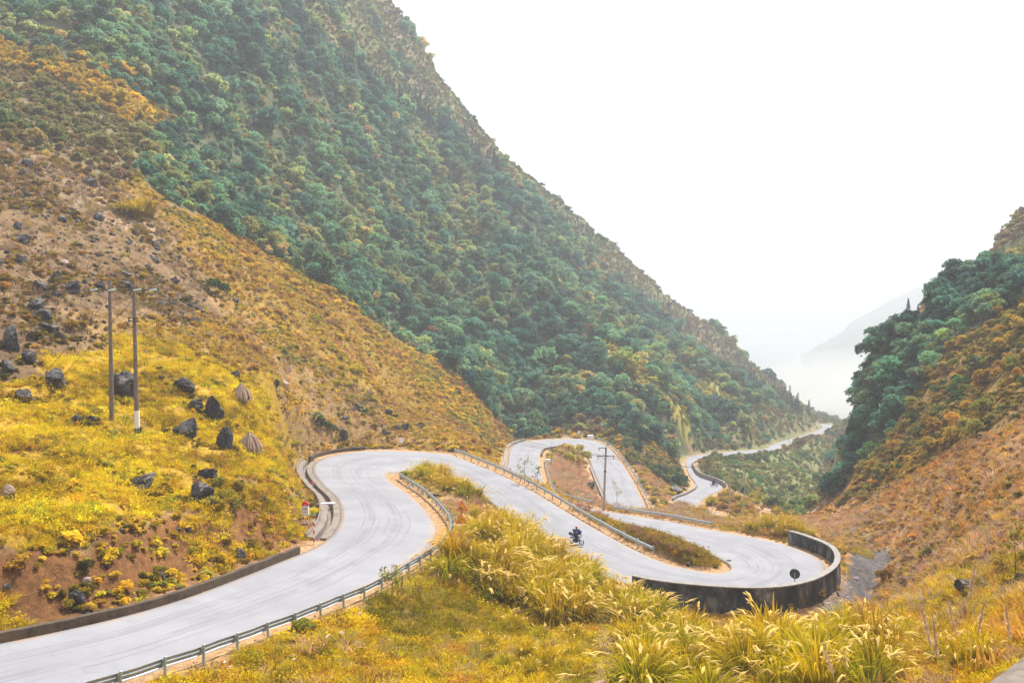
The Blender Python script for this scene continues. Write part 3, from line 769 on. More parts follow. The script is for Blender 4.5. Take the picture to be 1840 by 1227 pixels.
# the wood on the mountain and on the spur
x, y = cand(-260, 260, 118, 560, 0.62, 4.0)
m = (zone('forest', x, y, 6) | (zone('forest', x, y, 30) & (y > 200)) | ((y > 230) & (fbm(x / 24, y / 24, 321, 3) > 0.60))) & ~zone('farslope', x, y, 4) & ~zone('spur', x, y, 1.5) & ~zone('spur2', x, y, 2) & (~zone('cliff', x, y, 2.5) | (RNG.random(len(x)) < 0.6))
dn = fbm(x / 17, y / 17, 123, 3); m &= RNG.random(len(x)) < sstep(0.37, 0.55, dn) * 0.93 + 0.07
m &= (rdist(x, y) > 3.5) & ~((x > 44) & (rdist(x, y) < 9)) & ~((x > 120) & (y > 395) & (y < 500)) & ~((x > 105) & (y > 330) & (y < 520) & (x > 105 + (y - 330) * 0.3))
fx, fy = x[m], y[m]; fs = np.clip(RNG.lognormal(-0.68, 0.48, len(fx)), 0.2, 1.45) * (0.85 + 0.3 * sstep(150, 350, fy)); ft = palette(len(fx), GREENS, (2.4, 4, 3.8, 2.2, 1.3), 0.30, fx, fy, 16)
x, y = cand(30, 130, 95, 245, 0.46, 4.0)
m = zone('rforest', x, y, 2.5) | (zone('rmixed', x, y, 3) & (RNG.random(len(x)) < 0.42)); m &= rdist(x, y) > 3
rx, ry = x[m], y[m]; isr = zone('rforest', rx, ry, 2.5); rs = RNG.lognormal(-0.42, 0.32, len(rx)) * np.where(isr, 0.92, 0.62)
rt = palette(len(rx), GREENS, (3, 4, 3, 1, 0.4), 0.25, rx, ry, 9); rt2 = palette(len(rx), [(0.11, 0.19, 0.07), (0.28, 0.25, 0.06), (0.48, 0.31, 0.05), (0.48, 0.27, 0.06)], (1.6, 1.9, 2, 0.9), 0.2, rx, ry, 7)
rt = np.where(isr[:, None], rt, rt2)
x, y = np.concatenate([fx, rx]), np.concatenate([fy, ry]); s = np.concatenate([fs, rs]); c = np.concatenate([ft, rt]); right = np.concatenate([np.zeros(len(fx), bool), np.ones(len(rx), bool)])
def third(v, lo, hi, names): return names[min(len(names) - 1, max(0, int((v - lo) / (hi - lo + 1e-9) * len(names))))]
def seen_at(x_, y_): return CX + F * x_ / y_, HZ - F * float(H(x_, y_)) / y_
def tone(col):
    r_, g_, b_ = col[:3]
    return 'golden' if r_ > 1.15 * g_ else 'yellow-green' if r_ > 0.75 * g_ else 'light green' if g_ > 0.2 else 'mid green' if g_ > 0.12 else 'dark teal-green'
vis = visible(x, y, 3.5 * s, -0.6)
size_px = np.where(vis, s / y, 0); order = np.argsort(-size_px); single = np.zeros(len(x), bool)
single[np.concatenate([order[right[order]][:150], order[~right[order]][:150]])] = True
scatter('forest', 'dark green broadleaf wood covering the mountainside and the spur on the right', 'forest', [with_mat(q, M_LEAF) for q, _ in TREES], x[~single], y[~single], s[~single], c[~single], 0.1, 0.1)
for i in np.argwhere(single)[:, 0]:
    k = int(RNG.integers(0, len(TREES)))
    e = empty('broadleaf_tree', (x[i], y[i], float(H(x[i], y[i])) - 0.1), RNG.uniform(0, 6.28)); e.scale = (s[i],) * 3
    u_, v_ = seen_at(x[i], y[i]); sz_ = 'small' if s[i] < (0.62 if right[i] else 0.95) else 'large' if s[i] > (0.9 if right[i] else 1.25) else 'middling'
    if right[i]: lab, g = '%s %s tree on the %s %s of the right-hand spur' % (sz_, tone(c[i]), third(v_, 480, 900, ('upper', 'middle', 'lower')), third(u_, 1480, 1840, ('outer edge', 'centre', 'right side'))), 'trees on the right-hand spur'
    else: lab, g = '%s %s broadleaf tree of the mountain wood, %s' % (sz_, tone(c[i]), third(u_, 0, 1300, ('above the scree at left', 'above the twin poles', 'above the yellow hillside', 'left of the upper bend', 'behind the upper bend', 'behind the distant road'))), 'trees at the foot of the mountain wood'
    tag(e, lab, 'tree', g)
    o = bpy.data.objects.new('crown', TREES[k][0]); COL.objects.link(o); o.parent = e; o.color = (*c[i], 1)
    o = bpy.data.objects.new('trunk', TREES[k][1]); COL.objects.link(o); o.parent = e

# undergrowth and scrub
x, y = cand(-290, 290, 118, 620, 1.15, 1.2)
inf = zone('forest', x, y, 5); m = np.ones(len(x), bool)
m &= ~zone('cliff', x, y, 2) | (RNG.random(len(x)) < 0.35)
thin = np.where(inf, 0.35, np.where(zone('spur', x, y, 1.5) | zone('spur2', x, y, 2), 0.9, 0.9)); m &= RNG.random(len(x)) < thin
m &= ~(zone('scree', x, y, 4)) & ~zone('yhill', x, y, 4) & ~((x < 20) & (y < 200) & ~inf & ~zone('leftscrub', x, y, 4)) & ~((x > 20) & (y < 170) & ~zone('farslope', x, y, 3)) & (rdist(x, y) > 1.5)
x, y = x[m], y[m]; inf = zone('forest', x, y, 5)
c = np.where(inf[:, None], palette(len(x), GREENS + [(0.30, 0.21, 0.10)], (1.5, 2, 3, 3, 1.6, 1.0), 0.28, x, y, 10),
             palette(len(x), [(0.06, 0.13, 0.08), (0.15, 0.21, 0.08), (0.26, 0.25, 0.09), (0.32, 0.25, 0.09), (0.26, 0.17, 0.11)], (1.0, 2.0, 2.4, 2.0, 1.8), 0.22, x, y, 30))
sp = zone('spur', x, y, 1.5) | zone('spur2', x, y, 2); c[sp] = palette(int(sp.sum()), [(0.5, 0.42, 0.09), (0.34, 0.36, 0.10)], (2, 1), 0.15)
bd = zone('band', x, y, 3); c[bd] = palette(int(bd.sum()), [(0.55, 0.36, 0.03), (0.45, 0.33, 0.05), (0.14, 0.16, 0.05)], (3, 1.5, 0.7), 0.2)
fsl = zone('farslope', x, y, 4); c[fsl] = palette(int(fsl.sum()), [(0.16, 0.27, 0.10), (0.32, 0.34, 0.12), (0.36, 0.27, 0.14), (0.07, 0.14, 0.08)], (2.4, 2.4, 1, 0.5), 0.2, x[fsl], y[fsl], 14)
s = RNG.lognormal(0.0, 0.45, len(x)) * np.where(inf | bd, 1.2, 0.72) * np.where(fsl, 0.75, 1)
scatter('undergrowth', 'bushes and rank grass between the trees and over the upper slopes', 'undergrowth', [with_mat(q, M_LEAF) for q in BUSHES], x, y, s, c, 0.1, 0.2)

# low scrub on the near hillside left and the slope right
x, y = cand(-110, 40, 40, 215, 4.2, 0.6)
inyh = zone('yhill', x, y, 4); insc = zone('scree', x, y, 3); m = ~zone('forest', x, y, 3) & (~zone('field', x, y, 3) | (fbm(x / 2.5, y / 2.5, 155, 3) > 0.66)) & ~zone('leftscrub', x, y, 3) & ~zone('loop1', x, y) & ~zone('isle3', x, y)
m &= ~insc | (fbm(x / 7, y / 7, 55, 3) > 0.49) ; m &= (rdist(x, y) > 1.3) & ~((x > -9) & (y < 115))
m &= RNG.random(len(x)) < 0.25 + 0.75 * sstep(0.35, 0.6, fbm(x / 6, y / 6, 66, 3))
x, y = x[m], y[m]; inyh = zone('yhill', x, y, 5)
c = palette(len(x), [(0.36, 0.22, 0.12), (0.40, 0.21, 0.05), (0.52, 0.33, 0.04), (0.60, 0.43, 0.03), (0.34, 0.31, 0.05), (0.11, 0.13, 0.05)], (1.0, 1.1, 2.1, 3.0, 2.0, 0.8), 0.2, x, y, 8)
insc = zone('scree', x, y, 3); c[insc] = palette(int(insc.sum()), [(0.34, 0.24, 0.03), (0.16, 0.13, 0.04), (0.38, 0.22, 0.04)], (2, 1.4, 1), 0.25)
s1 = (x, y, RNG.lognormal(-0.95, 0.4, len(x)) * (0.85 + 0.5 * sstep(90, 190, y)), c)
x, y = cand(6, 110, 24, 150, 2.6, 0.6)
m = ~zone('rforest', x, y, 2) & ~zone('gully', x, y, 0.8) & ~zone('isle2', x, y) & ~zone('isle3', x, y) & (rdist(x, y) > 1.6) & ~((x < 27) & (y < 58)) & (x > 20 + 0 * y)
m &= RNG.random(len(x)) < 0.35 + 0.65 * sstep(0.35, 0.6, fbm(x / 5, y / 5, 67, 3))
x, y = x[m], y[m]; mx = zone('rmixed', x, y, 3)
c = palette(len(x), [(0.50, 0.25, 0.05), (0.54, 0.32, 0.055), (0.46, 0.30, 0.18), (0.46, 0.33, 0.05), (0.22, 0.19, 0.04)], (2.6, 2, 2.0, 1.2, 0.5), 0.18, x, y, 9)
c[mx] = palette(int(mx.sum()), [(0.42, 0.28, 0.05), (0.30, 0.24, 0.06), (0.12, 0.15, 0.05)], (2, 1.5, 1), 0.2, x[mx], y[mx], 6)
s2 = (x, y, RNG.lognormal(-0.85, 0.3, len(x)) * np.where(mx, 1.7, 0.9), c)
x, y, s, c = [np.concatenate([a, b]) for a, b in zip(s1, s2)]
scatter('hillside_scrub', 'low orange and yellow scrub on the slopes either side of the valley', 'scrub', [with_mat(q, M_LEAF) for q in BUSHES], x, y, s, c, 0.15, 0.2, 0.75)

# herbs carpeting the field, the banks and the foreground
parts = []
x, y = cand(-48, -8, 33, 92, 16, 0.2)
m = ((zone('field', x, y, 3.0) & (fbm(x / 1.7, y / 1.7, 188, 3) > 0.36)) | (zone('bank', x, y, 0.6) & (fbm(x / 2.2, y / 2.2, 88, 3) > 0.56))) & (rdist(x, y) > 1.3)
x, y = x[m], y[m]; bk = zone('bank', x, y, 0.4)
c = palette(len(x), [(0.36, 0.17, 0.03), (0.30, 0.24, 0.015), (0.60, 0.42, 0.015), (0.76, 0.55, 0.015), (0.80, 0.60, 0.03), (0.26, 0.28, 0.03)], (0.9, 1.4, 2, 2.6, 1.3, 0.9), 0.22, x, y, 3.0)
parts.append((x, y, RNG.lognormal(0.05, 0.3, len(x)), c))
x, y = cand(-22, 30, 22, 70, 15, 0.3)
m = (zone('fore', x, y, 0.8) | ((x > 4) & (y < 66) & ~zone('gully', x, y, 0.8))) & ~zone('path', x, y, 0.4) & (rdist(x, y) > 1.25)
x, y = x[m], y[m]; m = RNG.random(len(x)) < 0.4 + 0.6 * sstep(0.3, 0.55, fbm(x / 2, y / 2, 99, 3)); x, y = x[m], y[m]
c = palette(len(x), [(0.20, 0.19, 0.02), (0.46, 0.33, 0.015), (0.74, 0.51, 0.015), (0.50, 0.24, 0.04), (0.24, 0.13, 0.05)], (1.8, 2.4, 2.4, 1.0, 0.5), 0.2, x, y, 3.0, 17)
parts.append((x, y, np.minimum(RNG.lognormal(0.1, 0.35, len(x)), 1.7) * np.clip(y / 36, 0.35, 1), c))
x, y = cand(-12, 36, 58, 150, 7, 0.3)
lp = zone('loop1', x, y); m = (lp | ((x > 8) & (y < 120) & (y > 88))) & (rdist(x, y) > 0.9) & (fbm(x / 2.5, y / 2.5, 93, 3) > 0.42)
x, y = x[m], y[m]
parts.append((x, y, RNG.lognormal(0.1, 0.35, len(x)), palette(len(x), [(0.50, 0.34, 0.10), (0.56, 0.42, 0.05), (0.5, 0.3, 0.16), (0.3, 0.27, 0.05)], (2, 2, 1, 0.8), 0.2, x, y, 4)))
x, y = cand(6, 24, 70, 112, 22, 0.3); m = zone('isle2', x, y) & (rdist(x, y) > 0.9); x, y = x[m], y[m]
parts.append((x, y, RNG.lognormal(0.1, 0.3, len(x)), palette(len(x), [(0.30, 0.22, 0.03), (0.46, 0.31, 0.03), (0.24, 0.20, 0.03), (0.40, 0.22, 0.07)], (2, 2, 1.5, 1), 0.2, x, y, 2.0)))
x, y, s, c = [np.concatenate(a) for a in zip(*parts)]
scatter('ground_cover', 'low yellow-green herbs carpeting the field and the verges', 'ground cover', [with_mat(q, M_HERB) for q in TUFTS + SHORT], x, y, s, c, 0.02, 0.25)

# dead straw-coloured grass
parts = []
x, y = cand(-110, -8, 60, 160, 2.6, 0.4)
m = (zone('straw', x, y, 3) | (zone('scree', x, y, 2) & (RNG.random(len(x)) < 0.55))) ; x, y = x[m], y[m]
parts.append((x, y, RNG.lognormal(0.05, 0.3, len(x)), palette(len(x), [(0.48, 0.34, 0.23), (0.30, 0.19, 0.11), (0.42, 0.28, 0.08), (0.24, 0.18, 0.06)], (2.4, 2, 1.4, 1.2), 0.2, x, y, 7)))
x, y = cand(-8, 48, 58, 210, 5, 0.4)
m = (zone('isle3', x, y, 0.6) | zone('pinkslope', x, y, 2) | (zone('loop1', x, y) & (fbm(x / 3, y / 3, 14, 2) > 0.52)) | ((x > 12) & (x < 42) & (y > 98) & (y < 124))) & (rdist(x, y) > 0.9); x, y = x[m], y[m]
parts.append((x, y, RNG.lognormal(0.1, 0.3, len(x)), palette(len(x), [(0.58, 0.36, 0.22), (0.52, 0.40, 0.28), (0.56, 0.30, 0.10)], (3, 1.5, 1.2), 0.15, x, y, 5)))
x, y = cand(8, 80, 24, 112, 3.2, 0.4)
m = ~zone('gully', x, y, 0.8) & ~zone('rforest', x, y, 2) & ~zone('rmixed', x, y, 2) & (rdist(x, y) > 1.5) & ((x > 20) | (y < 66)) & ~zone('fore', x, y); x, y = x[m], y[m]
parts.append((x, y, RNG.lognormal(0.0, 0.3, len(x)), palette(len(x), [(0.56, 0.30, 0.07), (0.54, 0.37, 0.24), (0.62, 0.40, 0.07)], (3, 2, 1.5), 0.15, x, y, 8)))
x, y = cand(-75, 6, 74, 200, 2.2, 0.4)
m = ~zone('forest', x, y, 3) & ~zone('field', x, y, 1) & ~zone('leftscrub', x, y, 3) & ~zone('scree', x, y, 3) & (rdist(x, y) > 1.4) & ~zone('loop1', x, y); x, y = x[m], y[m]
parts.append((x, y, RNG.lognormal(0.05, 0.3, len(x)), palette(len(x), [(0.46, 0.27, 0.13), (0.58, 0.38, 0.06), (0.62, 0.45, 0.05), (0.48, 0.33, 0.22)], (2, 2, 2, 1.2), 0.18, x, y, 9, 33)))
x, y = cand(-22, 10, 24, 66, 3.0, 0.4)
m = (zone('fore', x, y, 0.5) | zone('path', x, y, 0.6)) & (rdist(x, y) > 1.3) & (fbm(x / 2.5, y / 2.5, 44, 2) > 0.46); x, y = x[m], y[m]
parts.append((x, y, RNG.lognormal(-0.1, 0.3, len(x)), palette(len(x), [(0.6, 0.48, 0.12), (0.55, 0.36, 0.22), (0.5, 0.42, 0.06)], (2, 1, 1.5), 0.15)))
x, y, s, c = [np.concatenate(a) for a in zip(*parts)]
scatter('dry_grass', 'dead straw-coloured grass tufts over the slopes and verges', 'grass', [with_mat(q, M_HERB) for q in DRY], x, y, s, c, 0.0, 0.2)

# ------------------------------------------------------------------ materials for built things
M_STEEL = mottled('galvanised_steel', (0.34, 0.38, 0.40), (0.55, 0.60, 0.62), 2.5, 0.42, 0.002, 0.55, 0.5, local=False)
M_POST = mottled('steel_posts', (0.26, 0.33, 0.34), (0.42, 0.50, 0.50), 3, 0.5, 0.002, 0.3, 0.5, local=False)
M_CONC = mottled('pale_concrete', (0.10, 0.08, 0.062), (0.29, 0.25, 0.215), 1.6, 0.9, 0.03, local=False)
M_KERB = mottled('dirty_kerb_concrete', (0.035, 0.026, 0.018), (0.13, 0.095, 0.065), 1.2, 0.95, 0.03, local=False)
M_WOOD = mottled('weathered_pole', (0.10, 0.085, 0.075), (0.24, 0.20, 0.175), 4, 0.9, 0.01)
M_CPOLE = mottled('concrete_pole', (0.28, 0.25, 0.23), (0.46, 0.42, 0.39), 4, 0.9, 0.01)
M_IRON = plain('dark_iron', (0.06, 0.06, 0.065), 0.6, 0.3)
M_GLASSI = plain('insulator_glass', (0.45, 0.62, 0.56), 0.15, 0, 0.7)
M_WHITE = plain('white_paint', (0.80, 0.80, 0.79), 0.6)
M_RED = plain('red_paint', (0.62, 0.03, 0.045), 0.5)
M_YEL = plain('sign_yellow', (0.80, 0.36, 0.01), 0.45)
M_BLACK = plain('black_paint', (0.018, 0.018, 0.02), 0.5)
M_TEAL = plain('teal_paint', (0.16, 0.42, 0.40), 0.5)
M_MIRROR = plain('mirror_face', (0.75, 0.77, 0.78), 0.12, 0.6, 0.6)
t = NT('black_weathered_limestone'); ob = t.pos()
n1, n2, nm = t.noise(1.3, 8, 0.7, ob), t.noise(9, 6, 0.75, ob), t.node('ShaderNodeNewGeometry')
c = t.ramp(n1.outputs['Fac'], [(0.36, (0.010, 0.010, 0.012)), (0.52, (0.032, 0.031, 0.033)), (0.72, (0.13, 0.12, 0.115))])
c = t.mix(1.0, c, t.ramp(n2.outputs['Fac'], [(0.35, (0.35, 0.35, 0.35)), (0.65, (1.9, 1.9, 1.9))]), 'MULTIPLY')
sz = t.node('ShaderNodeSeparateXYZ'); t.l.new(nm.outputs['Normal'], sz.inputs[0])
lich = t.math('MULTIPLY', t.ramp(sz.outputs['Z'], [(0.55, (0, 0, 0)), (0.9, (1, 1, 1))]), t.ramp(n1.outputs['Fac'], [(0.45, (0, 0, 0)), (0.6, (0.7, 0.7, 0.7))]))
c = t.mix(lich, c, (0.24, 0.21, 0.175))
M_ROCK = t.finish(c, 0.7, n2.outputs['Fac'], 0.08, spec=0.3)
M_PROCK = mottled('pinkish_rock', (0.22, 0.15, 0.12), (0.46, 0.35, 0.30), 2, 0.9, 0.05)
M_LROCK = mottled('pale_rock', (0.5, 0.48, 0.46), (0.75, 0.73, 0.71), 2, 0.9, 0.03)
t = NT('stained_wall_concrete'); ob = t.pos()
mp = t.node('ShaderNodeMapping'); mp.inputs['Scale'].default_value = (0.8, 0.8, 0.45); t.l.new(ob, mp.inputs['Vector'])
n1, n2 = t.noise(1.0, 7, 0.72, mp.outputs['Vector']), t.noise(8, 5, 0.7, ob)
c = t.ramp(n1.outputs['Fac'], [(0.38, (0.012, 0.013, 0.014)), (0.50, (0.055, 0.058, 0.06)), (0.58, (0.13, 0.135, 0.135)), (0.68, (0.30, 0.30, 0.29))])
c = t.mix(1.0, c, t.ramp(n2.outputs['Fac'], [(0.3, (0.6, 0.6, 0.6)), (0.7, (1.4, 1.4, 1.4))]), 'MULTIPLY')
M_WALL = t.finish(c, 0.9, n2.outputs['Fac'], 0.05, spec=0.2)
M_COPE = mottled('wall_coping', (0.17, 0.16, 0.15), (0.34, 0.32, 0.30), 2, 0.9, 0.02, local=False)

# ------------------------------------------------------------------ strips that follow the road edge
def offset_path(side, q0, q1, off, n=60):
    p = road_edge(side, q0, q1, n); tg = np.gradient(p, axis=0)[:, :2]; tg /= np.linalg.norm(tg, axis=1)[:, None]
    nl = np.stack([-tg[:, 1], tg[:, 0]], 1)                # left of travel
    if q1 < q0: nl = -nl
    s = 1 if side == 'L' else -1
    o = p.copy(); o[:, :2] += nl * off * s; return o, nl * s
def resample(p, step):
    d = np.concatenate([[0], np.cumsum(np.linalg.norm(np.diff(p, axis=0), axis=1))]); n = max(2, int(round(d[-1] / step)) + 1)
    q = np.linspace(0, d[-1], n); return np.stack([np.interp(q, d, p[:, k]) for k in range(p.shape[1])], 1)
def profile_strip(mb, path, nrm, prof, m=0, closed=True):
    """Sweep a cross-section (out, up) along a path."""
    k = len(prof); V = []
    for p, nn in zip(path, nrm):
        for o, h in prof: V.append((p[0] + nn[0] * o, p[1] + nn[1] * o, p[2] + h))
    Fs = []
    for i in range(len(path) - 1):
        for j in range(k if closed else k - 1):
            j2 = (j + 1) % k; Fs.append((i * k + j, i * k + j2, (i + 1) * k + j2, (i + 1) * k + j))
    if closed: Fs += [tuple(range(k))[::-1], tuple((len(path) - 1) * k + j for j in range(k))]
    return mb.add(V, Fs, m)
def kerb(q0, q1, off, w, h, mat, side='L', name='kerb', n=90):
    p, nn = offset_path(side, q0, q1, off, n); rg = np.random.default_rng(int(q0 * 10)); m = MB()
    k = len(p); hh = h * (1 + 0.25 * (fbm(np.arange(k) / 5.0, np.zeros(k) + q0, 3, 3) - 0.5)); V = []; Fs = []
    for i in range(k):
        for o, z in ((0, -0.5), (0, hh[i] - 0.03), (0.03, hh[i]), (w, hh[i]), (w, -0.5)): V.append((p[i, 0] + nn[i, 0] * o, p[i, 1] + nn[i, 1] * o, p[i, 2] + z))
    for i in range(k - 1):
        for j in range(5): Fs.append((i * 5 + j, i * 5 + (j + 1) % 5, (i + 1) * 5 + (j + 1) % 5, (i + 1) * 5 + j))
    Fs += [(4, 3, 2, 1, 0), tuple((k - 1) * 5 + j for j in range(5))]
    m.add(V, Fs); return tag(m.build(name, mat), kind='structure')
kerb(0.4, 6.75, 0.28, 0.25, 0.33, M_KERB)
kerb(13.3, 15.4, 0.9, 0.35, 0.38, M_KERB)
kerb(40.6, 45.2, 0.35, 0.4, 0.35, M_COPE)
kerb(42.6, 46.2, 0.15, 0.3, 0.22, M_KERB, 'R')
kerb(50.2, 52.6, 0.15, 0.3, 0.25, M_COPE, 'R')
kerb(58.2, 60.4, 0.15, 0.35, 0.35, M_COPE)
p, nn = offset_path('L', 7.7, 13.1, 0.0, 110)
m = MB()
profile_strip(m, p, nn, [(0.02, 0.0), (0.55, 0.02), (0.58, -0.42), (0.98, -0.42), (1.02, 0.04), (1.48, 0.12), (1.52, 0.30), (1.66, 0.30), (1.7, -0.6), (0.02, -0.6)])
tag(m.build('drain', M_CONC), kind='structure')

W_BEAM = [(0.0, 0.0), (0.035, 0.03), (0.075, 0.045), (0.075, 0.085), (0.03, 0.115), (0.005, 0.155), (0.03, 0.195), (0.075, 0.225), (0.075, 0.265), (0.035, 0.28), (0.0, 0.31)]
def guardrail(side, q0, q1, off, label, spacing=2.0, n=80):
    p, nn = offset_path(side, q0, q1, off, n)
    p[:, 2] = np.maximum(H(p[:, 0], p[:, 1]), p[:, 2] - 0.35)
    e = empty('guardrail', p[0]); tag(e, label, 'guardrail'); base = np.array(p[0])
    both = resample(np.concatenate([p, nn], 1), 0.7); P_, N_ = both[:, :3] - base, both[:, 3:]
    m = MB(); prof = [(-o - 0.09, h + 0.41) for o, h in W_BEAM]
    prof = prof + [(o + 0.006, h) for o, h in prof[::-1]]
    profile_strip(m, P_, N_, prof); m.build('rail', M_STEEL, e)
    for r in resample(np.concatenate([p, nn], 1), spacing):
        b = r[:3] - base; pm = MB()
        pm.tube([(0, 0, -0.5), (0, 0, 0.79)], 0.06, 8); pm.ball((0, 0, 0.79), (0.062, 0.062, 0.03), 8)
        bx = pm.box((-r[3] * 0.045, -r[4] * 0.045, 0.57), (0.09, 0.12, 0.22), rz=math.atan2(r[4], r[3]))
        o = pm.build('post', M_POST, e, loc=b)
    return e
guardrail('R', 2.1, 12.5, 1.25, 'long steel guardrail curving round the inside of the nearest bend')
guardrail('L', 18.0, 25.25, 0.75, 'steel guardrail along the far side of the road behind the motorcyclist')
guardrail('R', 42.0, 39.1, 1.1, 'curved steel guardrail below the dry island inside the upper bend', 2.4)
guardrail('R', 38.5, 36.0, 0.8, 'short straight steel guardrail above the pink dry grass, left of the curved wall', 2.4)
guardrail('L', 48.3, 53.0, 0.8, 'steel guardrail running down the outer side of the far descending road', 2.6)

def wall(side, q0, q1, off, w, top, bot, name, label, mats, cope=0.09, n=90):
    p, nn = offset_path(side, q0, q1, off, n); b = p[0].copy(); p = p - b
    e = empty(name, b); tag(e, label, 'wall')
    m = MB(); profile_strip(m, p, nn, [(0, -bot), (0, top), (w, top), (w + 0.12, -bot)]); m.build('wall_body', mats[0], e)
    m = MB(); profile_strip(m, p, nn, [(-0.03, top + 0.003), (-0.03, top + cope), (w + 0.03, top + cope), (w + 0.03, top + 0.003)]); m.build('coping', mats[1], e)
    return e
wall('R', 26.75, 33.9, 0.75, 0.42, 1.12, 2.6, 'retaining_wall', 'dark stained concrete wall curving round the outside of the right-hand bend', (M_WALL, M_COPE))
wall('R', 60.2, 63.6, 0.3, 0.35, 0.75, 1.5, 'roadside_wall', 'low grey wall edging the distant road at the far motorcycle', (M_COPE, M_CONC), n=40)

wall('R', 63.7, 67.3, 0.2, 0.4, 0.12, 3.2, 'ramp_wall', 'long dark retaining wall under the distant road ramp', (M_WALL, M_COPE), n=60)

# parapet of the upper road beside the viewpoint
m = MB(); e = empty('parapet', (1.31, 2.52, -1.05)); tag(e, 'pale concrete parapet cutting the bottom right corner', 'parapet')
dv = np.array([0.707, 0.707]); nv = np.array([0.707, -0.707]); pp = [np.array([*(dv * s), 0.0]) for s in np.linspace(-2.6, 9, 40)]
for k_, q in enumerate(pp): q[2] += 0.012 * math.sin(k_ * 1.7)
prof = [(0, -1.6), (0, -0.05), (0.02, -0.015), (0.06, 0.0), (0.38, 0.0), (0.43, -0.02), (0.45, -0.06), (0.45, -0.8)]
profile_strip(m, pp, [nv] * len(pp), prof); m.build('parapet_body', M_CONC, e)
up = MB(); up.add([(-2, 0, -1.72), (14, 15.5, -1.72), (24, 10, -1.7), (6, -8, -1.7), (-4, -6, -1.7)], [(0, 1, 2, 3, 4)])
tag(up.build('upper_road', M_ROAD), kind='structure')

# ------------------------------------------------------------------ boulders
def rock_mesh(seed):
    rng = np.random.default_rng(seed); bm = bmesh.new(); bmesh.ops.create_icosphere(bm, subdivisions=4, radius=0.5)
    planes = [(lambda d: d / np.linalg.norm(d))(rng.normal(size=3)) for _ in range(11)]; cut = rng.uniform(0.22, 0.42, 11)
    C = np.array([v.co[:] for v in bm.verts])
    for d, k in zip(planes, cut):
        s = C @ d; C = C - np.outer(np.maximum(s - k, 0) * 0.92, d)
    def n3(f, sd): return (vnoise(C[:, 0] * f + sd, C[:, 1] * f + C[:, 2] * f * 0.7, sd) + vnoise(C[:, 2] * f, C[:, 1] * f - C[:, 0] * f * 0.6, sd + 3)) / 2 - 0.5
    crack = np.abs(n3(3.2, seed)) ; C = C * (1 + 0.30 * n3(3.0, seed + 1) + 0.22 * n3(7.5, seed + 2) + 0.10 * n3(17.0, seed + 4) - 0.16 * np.clip(0.05 - crack, 0, 1) / 0.05)[:, None]
    for v, c in zip(bm.verts, C): v.co = c
    me = bpy.data.meshes.new('rock'); bm.to_mesh(me); bm.free(); return me
ROCKS = [rock_mesh(900 + k) for k in range(9)]
_ROCKM = {}
def rock_of(k, mat):
    if (k, mat.name) not in _ROCKM: _ROCKM[(k, mat.name)] = with_mat(ROCKS[k], mat)
    return _ROCKM[(k, mat.name)]
SMALL = []
for k in range(5):
    bm = bmesh.new(); bmesh.ops.create_icosphere(bm, subdivisions=1, radius=0.5)
    for v in bm.verts: v.co *= random.uniform(0.7, 1.15)
    me = bpy.data.meshes.new('pebble'); bm.to_mesh(me); bm.free(); SMALL.append(me)
_rk = 0; FRINGE = []
def rock(u, v, w, h, label, mat=None, group=None, name='boulder'):
    """A boulder whose foot shows at (u, v), w by h wide and high in photo units."""
    global _rk; _rk += 1
    g = G(u, v); s = g[1] / F; me = rock_of(_rk % 9, mat or M_ROCK)
    o = bpy.data.objects.new(name, me); COL.objects.link(o)
    sx, szz = w * s * 1.0, h * s * 1.2
    o.scale = (sx, sx * 0.85, szz); o.location = (g[0], g[1] + sx * 0.3, g[2] + szz * 0.22); o.rotation_euler = (0.2 * math.sin(_rk), 0.2 * math.cos(_rk * 1.3), _rk * 1.9)
    tag(o, label, 'rock', group); FRINGE.append((g[0], g[1], sx)); return o
rock(381,757,52,58,'largest black boulder on the yellow field, right of the twin poles')
rock(346,737,32,28,'black boulder touching the left side of the largest boulder')
rock(330,707,48,36,'broad dark boulder with a dead branch, above the largest boulder')
rock(218,716,58,54,'big grey-black boulder directly behind the twin poles')
rock(327,783,52,36,'rounded dark boulder with yellow moss, below the largest boulder')
rock(400,808,36,46,'tall black boulder left of the lower straw heap')
rock(370,864,46,30,'grey boulder above the hollow at the field edge')
rock(352,904,58,36,'grey split boulder on the brow of the bank')
rock(88,700,52,50,'mossy boulder with a pointed top near the left edge')
rock(36,721,36,28,'smooth dark boulder alone in the field at far left')
rock(246,874,74,24,'long flat slab of rock in the middle of the field')
rock(10,896,24,30,'pale grey boulder cut by the left edge of the field', M_PROCK)
rock(134,766,26,22,'small dark rock left of its twin, left of the pole foot')
rock(158,761,28,20,'small dark rock right of its twin, left of the pole foot')
rock(14,628,44,52,'huge dark boulder at the left edge below the scree')
rock(5,672,34,38,'dark boulder at the left edge under the huge one')
rock(48,655,34,28,'dark knobbly boulder right of the left edge pair')
rock(121,525,46,30,'long black rock lying tilted on the scree left of the poles')
rock(98,503,26,24,'grey rock just above the long tilted black rock')
rock(66,524,40,26,'black flat-topped rock on the scree near the left edge')
rock(54,558,44,32,'black block of rock below the flat-topped scree rock')
rock(74,578,30,26,'black rock below and right of the black block')
rock(82,598,38,24,'dark low rock above the field at the foot of the scree')
rock(104,614,24,20,'small dark rock at the very foot of the scree')
rock(34,434,34,20,'dark rock high on the scree near the left edge')
rock(178,524,30,20,'grey rock on the scree just left of the pole tops')
rock(36,474,28,22,'dark mossy rock at mid height on the left scree')
rock(97,538,28,18,'low dark rock under the long tilted black rock')
rock(111,477,20,14,'small pale grey rock in the middle of the scree', M_PROCK)
rock(222,520,26,18,'dark rock on the scree between the two pole tops')
rock(133,1092,36,32,'dark boulder on the red bank above the stone pile')
